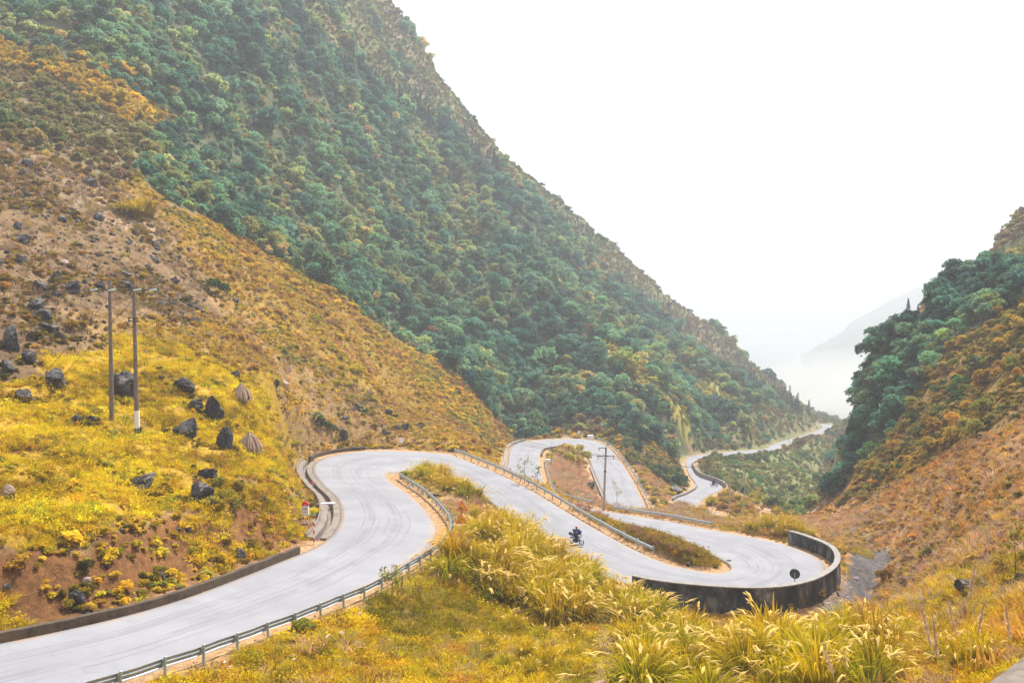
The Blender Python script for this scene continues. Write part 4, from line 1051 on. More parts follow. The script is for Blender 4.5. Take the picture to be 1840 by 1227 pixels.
rock(288,1047,20,26,'upright dark rock on the red bank above the kerb')
rock(430,1008,26,24,'grey rock at the foot of the bank near the kerb end')
rock(444,990,15,22,'small upright dark rock beside the grey bank rock')
rock(152,1056,26,18,'brown rock up the bank above the dark boulder', M_PROCK)
rock(495,694,22,18,'dark rock left of a pinkish one on the orange hillside')
rock(510,697,18,22,'pinkish pointed rock on the orange hillside', M_PROCK)
rock(420,680,30,18,'dark low rock on the slope above the upper straw heap')
rock(644,735,16,15,'round black rock on the hillside above the round mirror')
rock(698,747,16,14,'black rock on the hillside up and left of the mirror')
rock(727,774,15,19,'tall black rock just above the round mirror')
rock(712,774,16,12,'grey rock left of the tall one above the mirror')
rock(695,785,14,12,'dark rock down and left of the round mirror')
rock(615,796,24,26,'dark rock face at the road side left of the mirror')
rock(619,757,16,14,'dark rock above the roadside rock face')
rock(755,768,16,12,'dark rock right of the round mirror')
rock(691,770,9,8,'small white rock on the hillside left of the mirror', M_LROCK)
rock(765,866,28,20,'dark rock heap at the upper end of the nearest guardrail')
rock(816,884,26,16,'grey rock in the grass inside the nearest bend')
rock(783,895,16,12,'small dark rock by the guardrail inside the nearest bend')
rock(1063,880,24,18,'black boulder on the dry island by the middle pole')
rock(1214,888,34,20,'dark outcrop beside the distant road')
rock(1742,1066,52,22,'dark boulder half hidden in scrub at lower right')
rock(1836,1052,26,30,'black boulder at the right edge of the picture')
rock(1540,1042,10,7,'small white stone on the gully floor', M_LROCK)
rock(1285,1021,12,9,'grey stone on the mossy tip of the road island')
rock(1236,1017,12,9,'dark stone on the mossy mound between the roads')
rock(1310,1012,14,6,'flat grey stone at the end of the mossy mound')
for u, v in [(145,1112),(156,1109),(167,1113),(176,1108),(186,1112),(163,1104),(150,1117),(180,1115)]:
    rock(u, v, 13 + random.random() * 6, 8 + random.random() * 4, 'grey stone in the little pile on the bank above the kerb', None, 'stones piled above the kerb', 'stone')
for u, v, w in [(1650,1158,12),(1618,1172,22),(1632,1150,14),(1690,1190,16),(1665,1175,12),(1700,1197,10)]:
    rock(u, v, w, w * 0.7, 'pale stone lying in the scrub at the bottom right', M_LROCK, 'pale stones at the bottom right', 'stone')
xs, ys = cand(-90, -6, 34, 150, 1.2, 0.1)
mk = (zone('scree', xs, ys, 2) & (RNG.random(len(xs)) < 0.55)) | (zone('bank', xs, ys) & (RNG.random(len(xs)) < 0.5)) | ((ys > 46) & ~zone('forest', xs, ys, 3) & (fbm(xs / 6, ys / 6, 404, 3) > 0.55) & (RNG.random(len(xs)) < 0.22)); mk &= rdist(xs, ys) > 1.6; xs, ys = xs[mk], ys[mk]
scatter('rubble', 'small dark stones strewn over the scree and the cut bank', 'rubble', [with_mat(q, M_ROCK) for q in SMALL], xs, ys, RNG.lognormal(-1.55, 0.6, len(xs)) * (0.8 + 0.8 * sstep(70, 110, ys)), np.full((len(xs), 3), 0.1), -0.1, 0.8)
xs, ys = cand(-10, 34, 60, 130, 2.2, 0.1); rr = rdist(xs, ys); mk = (rr > 0.7) & (rr < 2.2); xs, ys = xs[mk], ys[mk]
scatter('verge_gravel', 'pale gravel and pebbles along the road shoulders', 'gravel', [with_mat(q, M_LROCK) for q in SMALL], xs, ys, RNG.lognormal(-2.2, 0.5, len(xs)), np.full((len(xs), 3), 0.5), -0.1, 0.8)

fx_, fy_ = [], []
for gx_, gy_, r_ in FRINGE:
    if gy_ < 125 and r_ > 0.5 and (gx_ < 0 or gy_ < 60):
        for a_ in RNG.uniform(0, 6.283, int(7 + 7 * r_)): q_ = RNG.uniform(0.42, 0.75) * r_; fx_.append(gx_ + q_ * math.cos(a_)); fy_.append(gy_ + r_ * 0.3 + q_ * 0.9 * math.sin(a_))
fx_, fy_ = np.array(fx_), np.array(fy_)
scatter('rock_fringe', 'weeds and moss grown up round the feet of the boulders', 'weeds', [with_mat(q, M_LEAF) for q in BUSHES], fx_, fy_, RNG.lognormal(-1.25, 0.3, len(fx_)), palette(len(fx_), [(0.34, 0.25, 0.03), (0.20, 0.15, 0.03), (0.5, 0.34, 0.03), (0.13, 0.13, 0.03)], (2, 1.5, 1.5, 1), 0.2), 0.1, 0.2)

# straw heaps: drooping thatch over a core
t = NT('grey_pink_straw'); c = t.mix(t.noise(6, 4, 0.7, t.obj()).outputs['Fac'], (0.28, 0.19, 0.14), (0.46, 0.34, 0.26)); M_STRAW = t.finish(c, trans=0.2)
def heap(u, v, w, h, label):
    g = G(u, v); s = g[1] / F; R_, Hh = w * s / 2, h * s * 1.15; rng = np.random.default_rng(int(u)); V, Fc = [], []
    for k in range(260):
        a = rng.uniform(0, 6.283); t0 = rng.uniform(0, 0.5); r0, r1 = R_ * t0 * 0.8, R_ * rng.uniform(0.75, 1.12); z0, z1 = Hh * (1 - t0 * 0.7), Hh * rng.uniform(-0.05, 0.3)
        d = np.array([math.cos(a), math.sin(a), 0]); sd = np.array([-d[1], d[0], 0]) * 0.035; m_ = d * (r0 + r1) * 0.56 + [0, 0, (z0 + z1) * 0.56]
        A, B = d * r0 + [0, 0, z0], d * r1 + [0, 0, z1]; b = len(V)
        V += [A - sd, A + sd, m_ + sd * 1.4, m_ - sd * 1.4, B + sd * 1.2, B - sd * 1.2]; Fc += [[b, b + 1, b + 2, b + 3], [b + 3, b + 2, b + 4, b + 5]]
    o = link('straw_heap', mesh_np('straw_heap', V, Fc), M_STRAW, None, (g[0], g[1] + R_ * 0.5, g[2] - 0.05)); tag(o, label, 'straw heap')
heap(444,814,48,34,'drooping grey-pink straw heap right of the tall black boulder')
heap(430,722,40,30,'pinkish straw heap on the slope above the boulders')

# ------------------------------------------------------------------ tall grass clumps, each its own thing
def placed(poly, n, mind, seed, dmax=None):
    rng = np.random.default_rng(seed); zp = GP(poly); lo, hi = zp.min(0), zp.max(0); out = []
    for _ in range(n * 60):
        p = rng.uniform(lo, hi)
        if inside(zp, np.array([p[0]]), np.array([p[1]]))[0] and all((p[0] - q[0]) ** 2 + (p[1] - q[1]) ** 2 > (q[2] + 0.7) ** 2 for q in CLEAR) and road_dist(p[0], p[1]) > 1.2 and not inside(Z['path'], np.array([p[0] - .4, p[0] + .4]), np.array([p[1], p[1]])).any() and all((p[0] - q[0]) ** 2 + (p[1] - q[1]) ** 2 > mind ** 2 for q in out):
            out.append(p)
            if len(out) >= n: break
    return out
def clumps(pts, h, label, group, col=(1, 1, 1), seed=1, meshes=None, name='grass_clump', cat='grass'):
    rng = np.random.default_rng(seed); sa = [seen_at(p[0], p[1]) for p in pts]; lo_, hi_ = np.min(sa, 0), np.max(sa, 0)
    for p in pts:
        o = bpy.data.objects.new(name, (meshes or CLUMPS)[rng.integers(0, len(meshes or CLUMPS))]); COL.objects.link(o)
        s = h * rng.uniform(0.7, 1.25); o.scale = (s * rng.uniform(0.9, 1.3),) * 2 + (s,); o.rotation_euler = (rng.normal(0, 0.08), rng.normal(0, 0.08), rng.uniform(0, 6.28))
        o.location = (p[0], p[1], float(H(p[0], p[1])) - 0.05); b = rng.uniform(0.8, 1.15); o.color = (min(1, col[0] * b * rng.uniform(0.95, 1.08)), col[1] * b, col[2] * b * rng.uniform(0.7, 1.1), 1)
        su, sv = seen_at(p[0], p[1]); sz_ = 'short' if s < h * 0.87 else 'tall' if s > h * 1.07 else 'middling'
        pl_ = third(su, lo_[0], hi_[0], ('left', 'mid-left', 'mid-right', 'right')) if len(pts) > 10 else third(su, lo_[0], hi_[0], ('leftmost', 'middle', 'rightmost'))
        tag(o, '%s, %s, %s, %s' % (label, sz_, pl_, third(sv, lo_[1], hi_[1], ('back', 'front') if len(pts) < 30 else ('back', 'mid row', 'front'))), cat, group)
clumps(placed([(795,1040),(840,990),(880,955),(960,975),(1020,1010),(1075,1040),(1085,1062),(1060,1115),(1010,1128),(940,1095),(860,1070)], 100, 0.95, 1), 1.5, 'arching yellow grass clump on the slope inside the near bends', 'tall grass on the slope inside the near bends', (1.15, 1.02, 0.75), 1)
clumps(placed([(752,862),(765,848),(830,868),(885,900),(960,960),(1010,1002),(960,985),(890,930),(830,898)], 40, 0.9, 2), 1.2, 'golden grass clump along the second road', 'golden grass along the second road', (1.15, 1.0, 0.8), 2)
clumps(placed([(835,925),(900,945),(950,985),(880,985),(838,975)], 12, 1.1, 12), 0.6, 'dry golden grass tuft behind the warning signs', 'dry tufts behind the warning signs', (1.25, 1.0, 1.0), 12)
clumps(placed([(1345,960),(1380,945),(1440,950),(1462,975),(1415,968)], 15, 0.8, 3), 1.15, 'dense yellow-green grass clump at the curved wall end', 'grass at the end of the curved wall', (1.1, 1.02, 0.75), 3)
clumps(placed([(1085,1062),(1120,1050),(1150,1060),(1165,1095),(1185,1125),(1120,1130),(1085,1100)], 18, 0.9, 4), 1.35, 'yellow-green grass clump left of the curved wall', 'grass left of the curved wall', (1.1, 1.02, 0.75), 4)
clumps(placed([(1115,1190),(1130,1160),(1250,1150),(1400,1165),(1540,1150),(1600,1190),(1600,1260),(1115,1260)], 56, 1.0, 5), 1.3, 'yellow grass clump along the bottom of the picture', 'grass along the bottom', (1.1, 1.02, 0.8), 5)
clumps(placed([(1265,905),(1290,885),(1345,872),(1400,908),(1430,930),(1395,935),(1320,928)], 30, 1.2, 6), 1.0, 'pale olive reed clump by the distant twin poles', 'reeds around the distant twin poles', (1.0, 1.0, 1.2), 6)
clumps(placed([(1205,922),(1245,915),(1300,925),(1350,940),(1330,945),(1240,932)], 16, 0.9, 7), 0.75, 'golden grass clump behind the short straight guardrail', 'golden grass behind the short guardrail', (1.2, 1.0, 0.8), 7)
clumps(placed([(880,1120),(960,1120),(1040,1150),(1050,1227),(900,1227),(860,1170)], 14, 1.4, 8), 0.6, 'low yellow grass tuft on the brush at bottom centre', 'tufts at bottom centre', (1.15, 1.05, 0.7), 8)
clumps(placed([(430,740),(520,720),(560,760),(545,800),(480,800),(450,770)], 14, 1.6, 9), 0.65, 'wispy golden grass clump right of the boulders', 'wispy grass right of the boulders', (1.25, 1.05, 0.9), 9)
clumps(placed([(590,660),(640,665),(640,700),(600,700)], 6, 1.8, 10), 0.9, 'bright golden grass clump high on the orange hillside', 'golden grass on the hillside', (1.3, 1.05, 0.8), 10)
clumps(placed([(1500,1180),(1620,1130),(1720,1150),(1800,1180),(1740,1227),(1500,1240)], 20, 1.1, 13), 0.6, 'thin yellow grass tuft near the parapet', 'thin tufts near the parapet', (1.2, 1.05, 0.9), 13)
clumps([G(225,385)[:2], G(240,392)[:2], G(262,388)[:2], G(250,375)[:2]], 1.9, 'golden bamboo clump at the upper edge of the scree', 'golden bamboo above the scree', (1.4, 1.0, 0.5), 14)
RB = [dry_mesh('dry_shrub', 540 + k, 70, 0.35, 0.95, 0.5, 0.018, 3) for k in range(3)]
for q in RB: q.materials.append(M_LEAF_OBJ)
clumps([G(u, v)[:2] for u, v in [(1040,912),(1055,918),(1075,926),(1088,930),(1118,944),(1130,950),(1142,955),(1150,958),(1158,962),(1190,978),(1180,972),(1225,990),(1206,984),(1240,993)]], 0.9, 'red-brown dead shrub between the two roads', 'red-brown shrubs between the roads', (0.36, 0.17, 0.13), 15, RB, 'dry_shrub', 'shrub')
BO = []
for q in BUSHES: b = with_mat(q, M_LEAF_OBJ); BO.append(b)
clumps([G(u, v)[:2] for u, v in [(1008,822),(1020,815),(1030,820),(1042,815),(1048,828),(1035,835),(1022,830)]], 1.5, 'yellow-green bush crowning the dry island in the upper bend', 'bushes on the dry island', (0.50, 0.42, 0.08), 16, BO, 'bush', 'bush')
clumps([G(u, v)[:2] for u, v in [(575,768),(588,772),(600,776),(568,760)]], 1.3, 'dark green bush on the hillside left of the rock face', 'green bushes by the rock face', (0.11, 0.17, 0.07), 17, BO, 'bush', 'bush')
clumps([G(u, v)[:2] for u, v in [(400,905),(415,895),(430,885),(380,912),(395,880),(420,915)]], 0.75, 'olive bush overhanging the brow of the red bank', 'bushes on the brow of the bank', (0.34, 0.29, 0.05), 18, BO, 'bush', 'bush')
clumps([G(u, v)[:2] for u, v in [(1395,530),(395,532),(380,525)][1:]], 1.4, 'dark green bush on the upper scree right of the poles', 'green bushes above the scree', (0.07, 0.11, 0.04), 19, BO, 'bush', 'bush')
clumps([G(u, v)[:2] for u, v in [(1440,1085),(1468,1070),(1478,1078),(1420,1100),(1250,1100),(1330,1104),(1505,1062)]], 0.6, 'small orange-yellow bush at the foot of the curved wall', 'small bushes below the curved wall', (0.42, 0.30, 0.06), 20, BO, 'bush', 'bush')
clumps([G(u, v)[:2] for u, v in [(1596,1040),(1600,1034),(1590,1046)]], 0.9, 'rust-orange bush standing in the dark gully', 'rust bushes in the gully', (0.36, 0.19, 0.04), 21, BO, 'bush', 'bush')

# saplings with a few leaves
def sapling(g, h, label, seed, col, nleaf=60, bare=False):
    rng = np.random.default_rng(seed); e = empty('sapling', g); tag(e, label, 'sapling')
    m = MB(); m.tube([(0, 0, -0.2), (0.03 * h, 0, h * 0.5), (0, 0.03 * h, h)], [0.022 * h ** 0.5, 0.015, 0.005], 5); C = []
    for k in range(9):
        z = h * rng.uniform(0.35, 0.95); a = rng.uniform(0, 6.28); L = h * 0.22 * rng.uniform(0.6, 1.3)
        t_ = (math.cos(a) * L, math.sin(a) * L, z + L * 0.8); m.tube([(0.01, 0.01, z), t_], [0.009, 0.003], 4)
        for q in range(nleaf // 9): C.append(np.array(t_) * 1.0 + rng.normal(0, 0.09 * h ** 0.5, 3))
    m.build('stem', M_BARK, e)
    if not bare:
        V, Fc = leaf_cards(np.array(C), 0.06 * h ** 0.5, rng); me = mesh_np('foliage', V, Fc); o = link('foliage', me, M_LEAF_OBJ, e); o.color = (*col, 1)
sapling(G(703,1078), 1.9, 'slim leafy sapling poking above the nearest guardrail', 1, (0.28, 0.26, 0.05), 160)
sapling(G(722,1066), 1.3, 'shorter leafy sapling right of the slim one at the guardrail', 2, (0.34, 0.29, 0.05), 120)
sapling(G(942,868), 2.6, 'small green-leaved sapling behind the long guardrail', 3, (0.20, 0.25, 0.06), 110)
sapling(G(965,874), 2.2, 'spreading green sapling at the edge of the upper road', 4, (0.16, 0.22, 0.06), 110)
sapling(G(990,838), 4.6, 'bare leafless sapling at the tip of the dry island', 5, (0.2, 0.2, 0.1), 9, True)
sapling(G(950,972), 1.5, 'little yellow-leaved sapling beside the second road', 6, (0.5, 0.42, 0.06), 100)
sapling(G(1822,1062), 2.9, 'tall twiggy shrub at the right edge of the picture', 7, (0.26, 0.22, 0.04), 260)
sapling(G(1802,1075), 1.6, 'low twiggy shrub left of the tall one at the right edge', 8, (0.30, 0.22, 0.04), 200)
sapling(G(1108,905), 3.0, 'thin pale shrub right of the middle pole', 9, (0.40, 0.36, 0.12), 150)
sapling(G(312,686) + np.array([0, 1.2, 0.6]), 1.4, 'dead forked branch rising from behind the broad dark boulder', 10, (0.2, 0.2, 0.1), 9, True)

# flowering reeds in front of the parapet
M_REED = NT('reed_plumes'); M_REED = M_REED.finish(M_REED.mix(M_REED.noise(9, 3, 0.6, M_REED.obj()).outputs['Fac'], (0.66, 0.46, 0.30), (0.85, 0.72, 0.56)), trans=0.3)
def reed(u, vt, vb, d, label, seed):
    top, bot = P(u, vt, d), P(u + (34, -30, 46, 22)[seed % 4], vb, d); rng = np.random.default_rng(seed); z0 = float(H(bot[0], bot[1])); L = top[2] - z0
    e = empty('reed', (bot[0], bot[1], z0)); tag(e, label, 'reed'); dx = top[0] - bot[0]
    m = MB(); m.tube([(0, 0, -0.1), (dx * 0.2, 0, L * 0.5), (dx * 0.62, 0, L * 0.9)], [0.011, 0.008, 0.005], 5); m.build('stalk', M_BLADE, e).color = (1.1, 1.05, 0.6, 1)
    V, Fc = [], []; A, B = np.array([dx * 0.62, 0, L * 0.9]), np.array([dx, 0, L])
    for k in range(150):
        f = rng.random(); o = A + (B - A) * f; s = 0.022 * math.sin(math.pi * (0.25 + 0.72 * f)); q = o + (B - A) * 0.12 + rng.normal(0, 1, 3) * [s, s, 0.01]; w = np.array([0.0045, 0.002, 0]); b = len(V)
        V += [o - w, o + w, q + w, q - w]; Fc.append([b, b + 1, b + 2, b + 3])
    link('plume', mesh_np('plume', V, Fc), M_REED, e)
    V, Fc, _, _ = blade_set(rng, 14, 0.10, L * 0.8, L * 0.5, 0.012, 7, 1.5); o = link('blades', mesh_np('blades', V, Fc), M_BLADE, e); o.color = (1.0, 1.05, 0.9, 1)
reed(1752, 1012, 1240, 11.5, 'tallest pink-plumed reed at the lower right', 1)
reed(1656, 1092, 1250, 10.5, 'slender reed left of the pale double plume', 2)
reed(1676, 1106, 1250, 9.5, 'reed with a pale drooping double plume', 3)
reed(1706, 1086, 1240, 12.0, 'short-plumed reed between the tall reed and the pale one', 4)
reed(1768, 1085, 1240, 12.5, 'short reed right of the tallest reed', 5)
reed(1480, 1160, 1260, 13.0, 'single pale reed standing among the bottom grass clumps', 6)
reed(1808, 1090, 1240, 10.0, 'upright yellow reed just above the parapet', 7)

# ------------------------------------------------------------------ conifers
_ones = 'first second third fourth fifth sixth seventh eighth ninth tenth eleventh twelfth thirteenth fourteenth fifteenth sixteenth seventeenth eighteenth nineteenth'.split()
def ordinal(n):
    if n < 20: return _ones[n - 1]
    t_ = ('twent', 'thirt', 'fort', 'fift', 'sixt', 'sevent')[n // 10 - 2]; return t_ + ('ieth' if n % 10 == 0 else 'y-' + _ones[n % 10 - 1])
def pines(pts, label, group, smin, smax, seed, col):
    rng = np.random.default_rng(seed)
    for x_, y_ in pts:
        e = empty('conifer', (x_, y_, float(H(x_, y_)) - 0.1), rng.uniform(0, 6.28)); s = rng.uniform(smin, smax); e.scale = (s, s, s * rng.uniform(0.9, 1.15)); su, _ = seen_at(x_, y_); us_ = [seen_at(*q_)[0] for q_ in pts]; rk_ = int(np.sum(np.array(us_) < su)); tag(e, '%s, %s from the left' % (label, ordinal(rk_ + 1)), 'tree', group)
        o = bpy.data.objects.new('crown', PINES[rng.integers(0, 3)]); COL.objects.link(o); o.parent = e; b = rng.uniform(0.8, 1.2); o.color = (col[0] * b, col[1] * b, col[2] * b, 1)
        o = bpy.data.objects.new('trunk', PTRUNK); COL.objects.link(o); o.parent = e
rg = np.random.default_rng(77); row = []
for k in range(64):
    f = k / 63 + rg.normal(0, 0.006); u = 622 + (895 - 622) * f + rg.normal(0, 5); v = 126 + (308 - 126) * f + rg.normal(0, 5)
    row.append(G(u, v)[:2])
pines(row, 'dark conifer in the long row high on the mountain', 'row of conifers high on the mountain', 0.6, 0.95, 5, (0.028, 0.075, 0.06))
pines([G(1330 + 115 * f + rg.normal(0, 4), 668 + 72 * f + rg.uniform(2, 12))[:2] for f in np.linspace(0, 1, 30)], 'small conifer on the far end of the mountain ridge', 'conifers on the far ridge end', 0.55, 0.95, 6, (0.03, 0.08, 0.06))
pines([G(u, v)[:2] for u, v in [(1236,592),(1255,602),(1385,735),(1405,752)]], 'lone dark conifer on the upper far slope', 'lone conifers on the far slope', 0.5, 0.7, 7, (0.03, 0.09, 0.06))
pines([G(u, v)[:2] for u, v in [(1568,668),(1582,655),(1598,628),(1607,618),(1632,590),(1650,578),(1668,566),(1715,525),(1760,505),(1555,700)]], 'dark conifer on the skyline of the right-hand spur', 'conifers on the spur skyline', 0.4, 0.6, 8, (0.028, 0.08, 0.05))

# ------------------------------------------------------------------ power poles and lines
def insulator(mb, a, b, n=5, r=0.07):
    a, b = np.array(a, float), np.array(b, float)
    for k in range(n):
        f = (k + 0.5) / n; mb.ball(a + (b - a) * f, r, 8)
def top_of(u, v, y): return P(u, v, y)
g1, g2 = G(201, 759), G(247, 779); yb = (g1[1] + g2[1]) / 2
x1, x2 = (201 - CX) / F * yb, (247 - CX) / F * yb; z1, z2 = float(H(x1, yb)), float(H(x2, yb)); zt1, zt2 = P(0, 503, yb)[2], P(0, 508, yb)[2]; xt1, xt2 = (197 - CX) / F * yb, (240 - CX) / F * yb; za = P(0, 521, yb)[2]
e = empty('power_pole_pair', (x1, yb, z1)); tag(e, 'pair of tall weathered power poles joined by a crossarm on the field', 'power poles')
O = np.array([x1, yb, z1])
def rel(*p): return tuple(np.array(p) - O)
MB().tube([rel(x1, yb, z1 - 0.6), rel(xt1, yb, zt1)], [0.17, 0.11], 10).build('pole', M_WOOD, e)
pl2 = MB().tube([rel(x2, yb, z2 - 0.6), rel(xt2, yb, zt2)], [0.18, 0.11], 10).build('pole', M_WOOD, e)
f0, f1 = 0.045, 0.16
MB().tube([rel(x2 + (xt2 - x2) * f, yb, z2 + (zt2 - z2) * f) for f in (f0, f1)], [0.19, 0.182], 12).build('white_band', M_WHITE, pl2)
xa0, xa1 = (160 - CX) / F * yb, (288 - CX) / F * yb
ar = MB().box(rel((xa0 + xa1) / 2, yb - 0.2, za), (xa1 - xa0, 0.08, 0.08)).build('crossarm', M_IRON, e)
for u in (172, 205, 250, 278):
    xx = (u - CX) / F * yb; q = MB(); insulator(q, rel(xx - 0.28, yb - 0.35, za - 0.06), rel(xx + 0.28, yb - 0.35, za + 0.02), 6, 0.075); q.build('insulator', M_GLASSI, ar)
zb = P(0, 577, yb)[2]; xb = x2 + (xt2 - x2) * 0.75
q = MB(); q.box(rel(xb, yb - 0.15, zb), (0.75, 0.3, 0.07)); q.box(rel(xb, yb - 0.15, zb + 0.22), (0.5, 0.3, 0.06)); q.tube([rel(xb - 0.3, yb - 0.25, zb - 0.1), rel(xb - 0.3, yb - 0.25, zb + 0.3)], 0.04, 6); q.tube([rel(xb + 0.3, yb - 0.25, zb - 0.1), rel(xb + 0.3, yb - 0.25, zb + 0.3)], 0.04, 6); q.build('bracket', M_IRON, e)
MB().box(rel(x2 + 0.28, yb - 0.1, z2 + 0.35), (0.12, 0.1, 0.5)).build('earth_box', M_IRON, e)

gm = G(1084, 918); zt = P(0, 803, gm[1])[2]; e2 = empty('power_pole', gm); tag(e2, 'single grey power pole with crossarms at the middle bends', 'power pole'); Lm = zt - gm[2]; lean = 5 / F * gm[1]
MB().tube([(0, 0, -0.6), (lean, 0, Lm)], [0.17, 0.11], 10).build('pole', M_CPOLE, e2)
for fz, w, off in ((0.99, 0.95, -0.45), (0.865, 2.1, 0.0)):
    am = MB().box((lean * fz + off, -0.15, Lm * fz), (w, 0.09, 0.09)).build('crossarm', M_IRON, e2)
    for s_ in (-0.46, 0.46): q = MB(); insulator(q, (lean * fz + off + s_ * w, -0.15, Lm * fz - 0.05), (lean * fz + off + s_ * w, -0.15, Lm * fz - 0.42), 4, 0.05); q.build('insulator', M_IRON, am)
MB().box((lean * 0.62, -0.14, Lm * 0.62), (0.3, 0.14, 0.16)).build('bracket', M_IRON, e2)
MB().tube([(lean * .85, -0.1, Lm * 0.80), (lean * 0.86 - 0.7, -0.15, Lm * 0.86)], 0.025, 5).build('brace', M_IRON, e2)

yf = 138.0; e3 = empty('power_pole_pair', (P(1309, 0, yf)[0], yf, float(H(P(1309, 0, yf)[0], yf)))); tag(e3, 'pair of slender grey power poles in the reeds near the distant road', 'power poles')
O = np.array(e3.location)
for u in (1309, 1335):
    xx = P(u, 0, yf)[0]; zz = P(0, 833, yf)[2]; MB().tube([rel(xx, yf, float(H(xx, yf)) - 0.6), rel(xx + 0.35, yf, zz)], [0.15, 0.09], 8).build('pole', M_CPOLE, e3)
ar = MB().box(rel(P(1324, 0, yf)[0], yf - 0.15, P(0, 837, yf)[2]), (4.2, 0.09, 0.09)).build('crossarm', M_IRON, e3)
for u in (1304, 1324, 1346): q = MB(); insulator(q, rel(P(u, 0, yf)[0], yf - 0.2, P(0, 836, yf)[2] + 0.05), rel(P(u, 0, yf)[0], yf - 0.2, P(0, 836, yf)[2] + 0.3), 3, 0.06); q.build('insulator', M_WHITE, ar)
MB().box(rel(P(1335, 0, yf)[0], yf - 0.2, P(0, 877, yf)[2]), (0.3, 0.25, 0.5)).build('switch_box', M_IRON, e3)
for u, vb, vt, lab in ((1418, 806, 784, 'thin distant pole beside the far road'), (1283, 862, 832, 'thin pole beside the low roadside wall')):
    g = G(u, vb); MB().tube([(0, 0, -0.4), (0, 0, (vb - vt) / F * g[1])], [0.11, 0.07], 6).build('distant_pole', M_CPOLE, None, loc=g); tag(bpy.context.scene.objects[-1] if False else COL.objects[-1], lab, 'pole')

def wire(a, b, sag, label, r=0.016):
    a, b = np.array(a), np.array(b); pts = [a + (b - a) * f - np.array([0, 0, sag * 4 * f * (1 - f)]) for f in np.linspace(0, 1, 24)]
    o = MB().tube([p - a for p in pts], r, 4, cap=False).build('power_line', M_IRON, None, loc=a); tag(o, label, 'power line', 'power lines')
ptA = [np.array([(u - CX) / F * yb, yb - 0.35, za]) for u in (172, 205, 278)]; ptB = [np.array([gm[0] + lean + s_, gm[1] - 0.15, gm[2] + Lm * 0.86]) for s_ in (-0.95, 0, 0.95)]
ptC = [np.array([P(u, 0, yf)[0], yf - 0.2, P(0, 834, yf)[2]]) for u in (1304, 1324, 1346)]
for k, w_ in enumerate(('outer', 'middle', 'inner')):
    wire(ptA[k], ptA[k] + np.array([-34, -6, 3.0]), 1.2, '%s power line leaving the left poles towards the left edge' % w_)
    wire(ptA[k], ptB[k], 2.2, '%s power line between the left poles and the middle pole' % w_)
    wire(ptB[k], ptC[k], 0.8, '%s power line between the middle pole and the distant twin poles' % w_)
wire((xt1 * 1.0, yb, zt1 - 1.2), (x1 - 5.0, yb - 3.5, float(H(x1 - 5.0, yb - 3.5))), 0.05, 'stay wire slanting down left from the weathered poles', 0.014)
wire((xt2, yb, zt2 - 1.2), (x2 - 5.6, yb - 4.0, float(H(x2 - 5.6, yb - 4.0))), 0.05, 'second stay wire slanting down left from the right-hand weathered pole', 0.014)

# ------------------------------------------------------------------ signs, mirrors, markers
g = G(829, 970); s_ = g[1] / F; e = empty('warning_sign', g); tag(e, 'red and white post with two orange warning triangles inside the near bend', 'road sign'); ht = 70 * s_
q = MB(); nb = 9
for k in range(nb): q.tube([(0, 0, ht * k / nb - (0.3 if k == 0 else 0)), (0, 0, ht * (k + 1) / nb)], 0.045, 10, k % 2)
q.build('post', [M_RED, M_WHITE], e)
def tri(cx, cz, r, rz, name):
    a = [(r * math.sin(w), r * math.cos(w)) for w in (0, 2.094, 4.189)]; h = empty  # equilateral, point up
    o = MB().prism([(x_, z_) for x_, z_ in a], -0.055, -0.075, 0).build(name, [M_RED], e, loc=(cx, 0, cz)); o.rotation_euler = (0, 0, rz)
    MB().prism([(x_ * 0.80, z_ * 0.80) for x_, z_ in a], -0.0755, -0.079).build('face', M_YEL, o); return o
o = tri(0.06, (970 - 911) * s_, 0.46, -0.1, 'triangle_sign')
MB().prism([(-0.21, -0.13), (0.12, -0.13), (-0.14, 0.02)], -0.0795, -0.083).build('pictogram', M_BLACK, o)
o = tri(-0.02, (970 - 934) * s_, 0.47, 0.25, 'triangle_sign')
q = MB(); q.prism([(-0.24, -0.14), (-0.10, -0.14), (-0.10, 0.05), (-0.15, -0.01)], -0.0795, -0.083); q.prism([(0.0, 0.02), (0.03, 0.03), (0.02, 0.16), (-0.01, 0.15)], -0.0795, -0.083); q.prism([(0.05, -0.02), (0.09, 0.0), (0.06, 0.1), (0.04, 0.09)], -0.0795, -0.083); q.build('pictogram', M_BLACK, o)

g = np.array([KM[0], KM[1], float(H(KM[0], KM[1]))]); s_ = g[1] / F; e = empty('kilometre_stone', g, -0.1); tag(e, 'white kilometre stone with a red rounded top on striped legs', 'milestone')
w_, b0, b1, tp = 12.5 * s_, 17 * s_, 33 * s_, 41 * s_
def arch(w, z0, z1, z2, n=10): return [(-w / 2, z0), (w / 2, z0), (w / 2, z1)] + [(w / 2 * math.cos(a), z1 + (z2 - z1) * math.sin(a)) for a in np.linspace(0, math.pi, n)[1:-1]] + [(-w / 2, z1)]
MB().prism([(-w_ / 2, b0), (w_ / 2, b0), (w_ / 2, b1), (-w_ / 2, b1)], -0.09, 0.09).build('stone', M_WHITE, e)
MB().prism(arch(w_, b1 + 0.002, b1 + 0.02, tp), -0.09, 0.09).build('red_cap', M_RED, e)
for sx_ in (-0.27, 0.27):
    q = MB()
    for k in range(4): q.box((sx_ * w_, 0, b0 * (k + 0.5) / 4), (0.09, 0.09, b0 / 4), k % 2)
    q.build('leg', [M_RED, M_WHITE], e)
MB().box((0, 0, 0.02), (w_ * 1.25, 0.36, 0.13)).build('plinth', M_CONC, e)
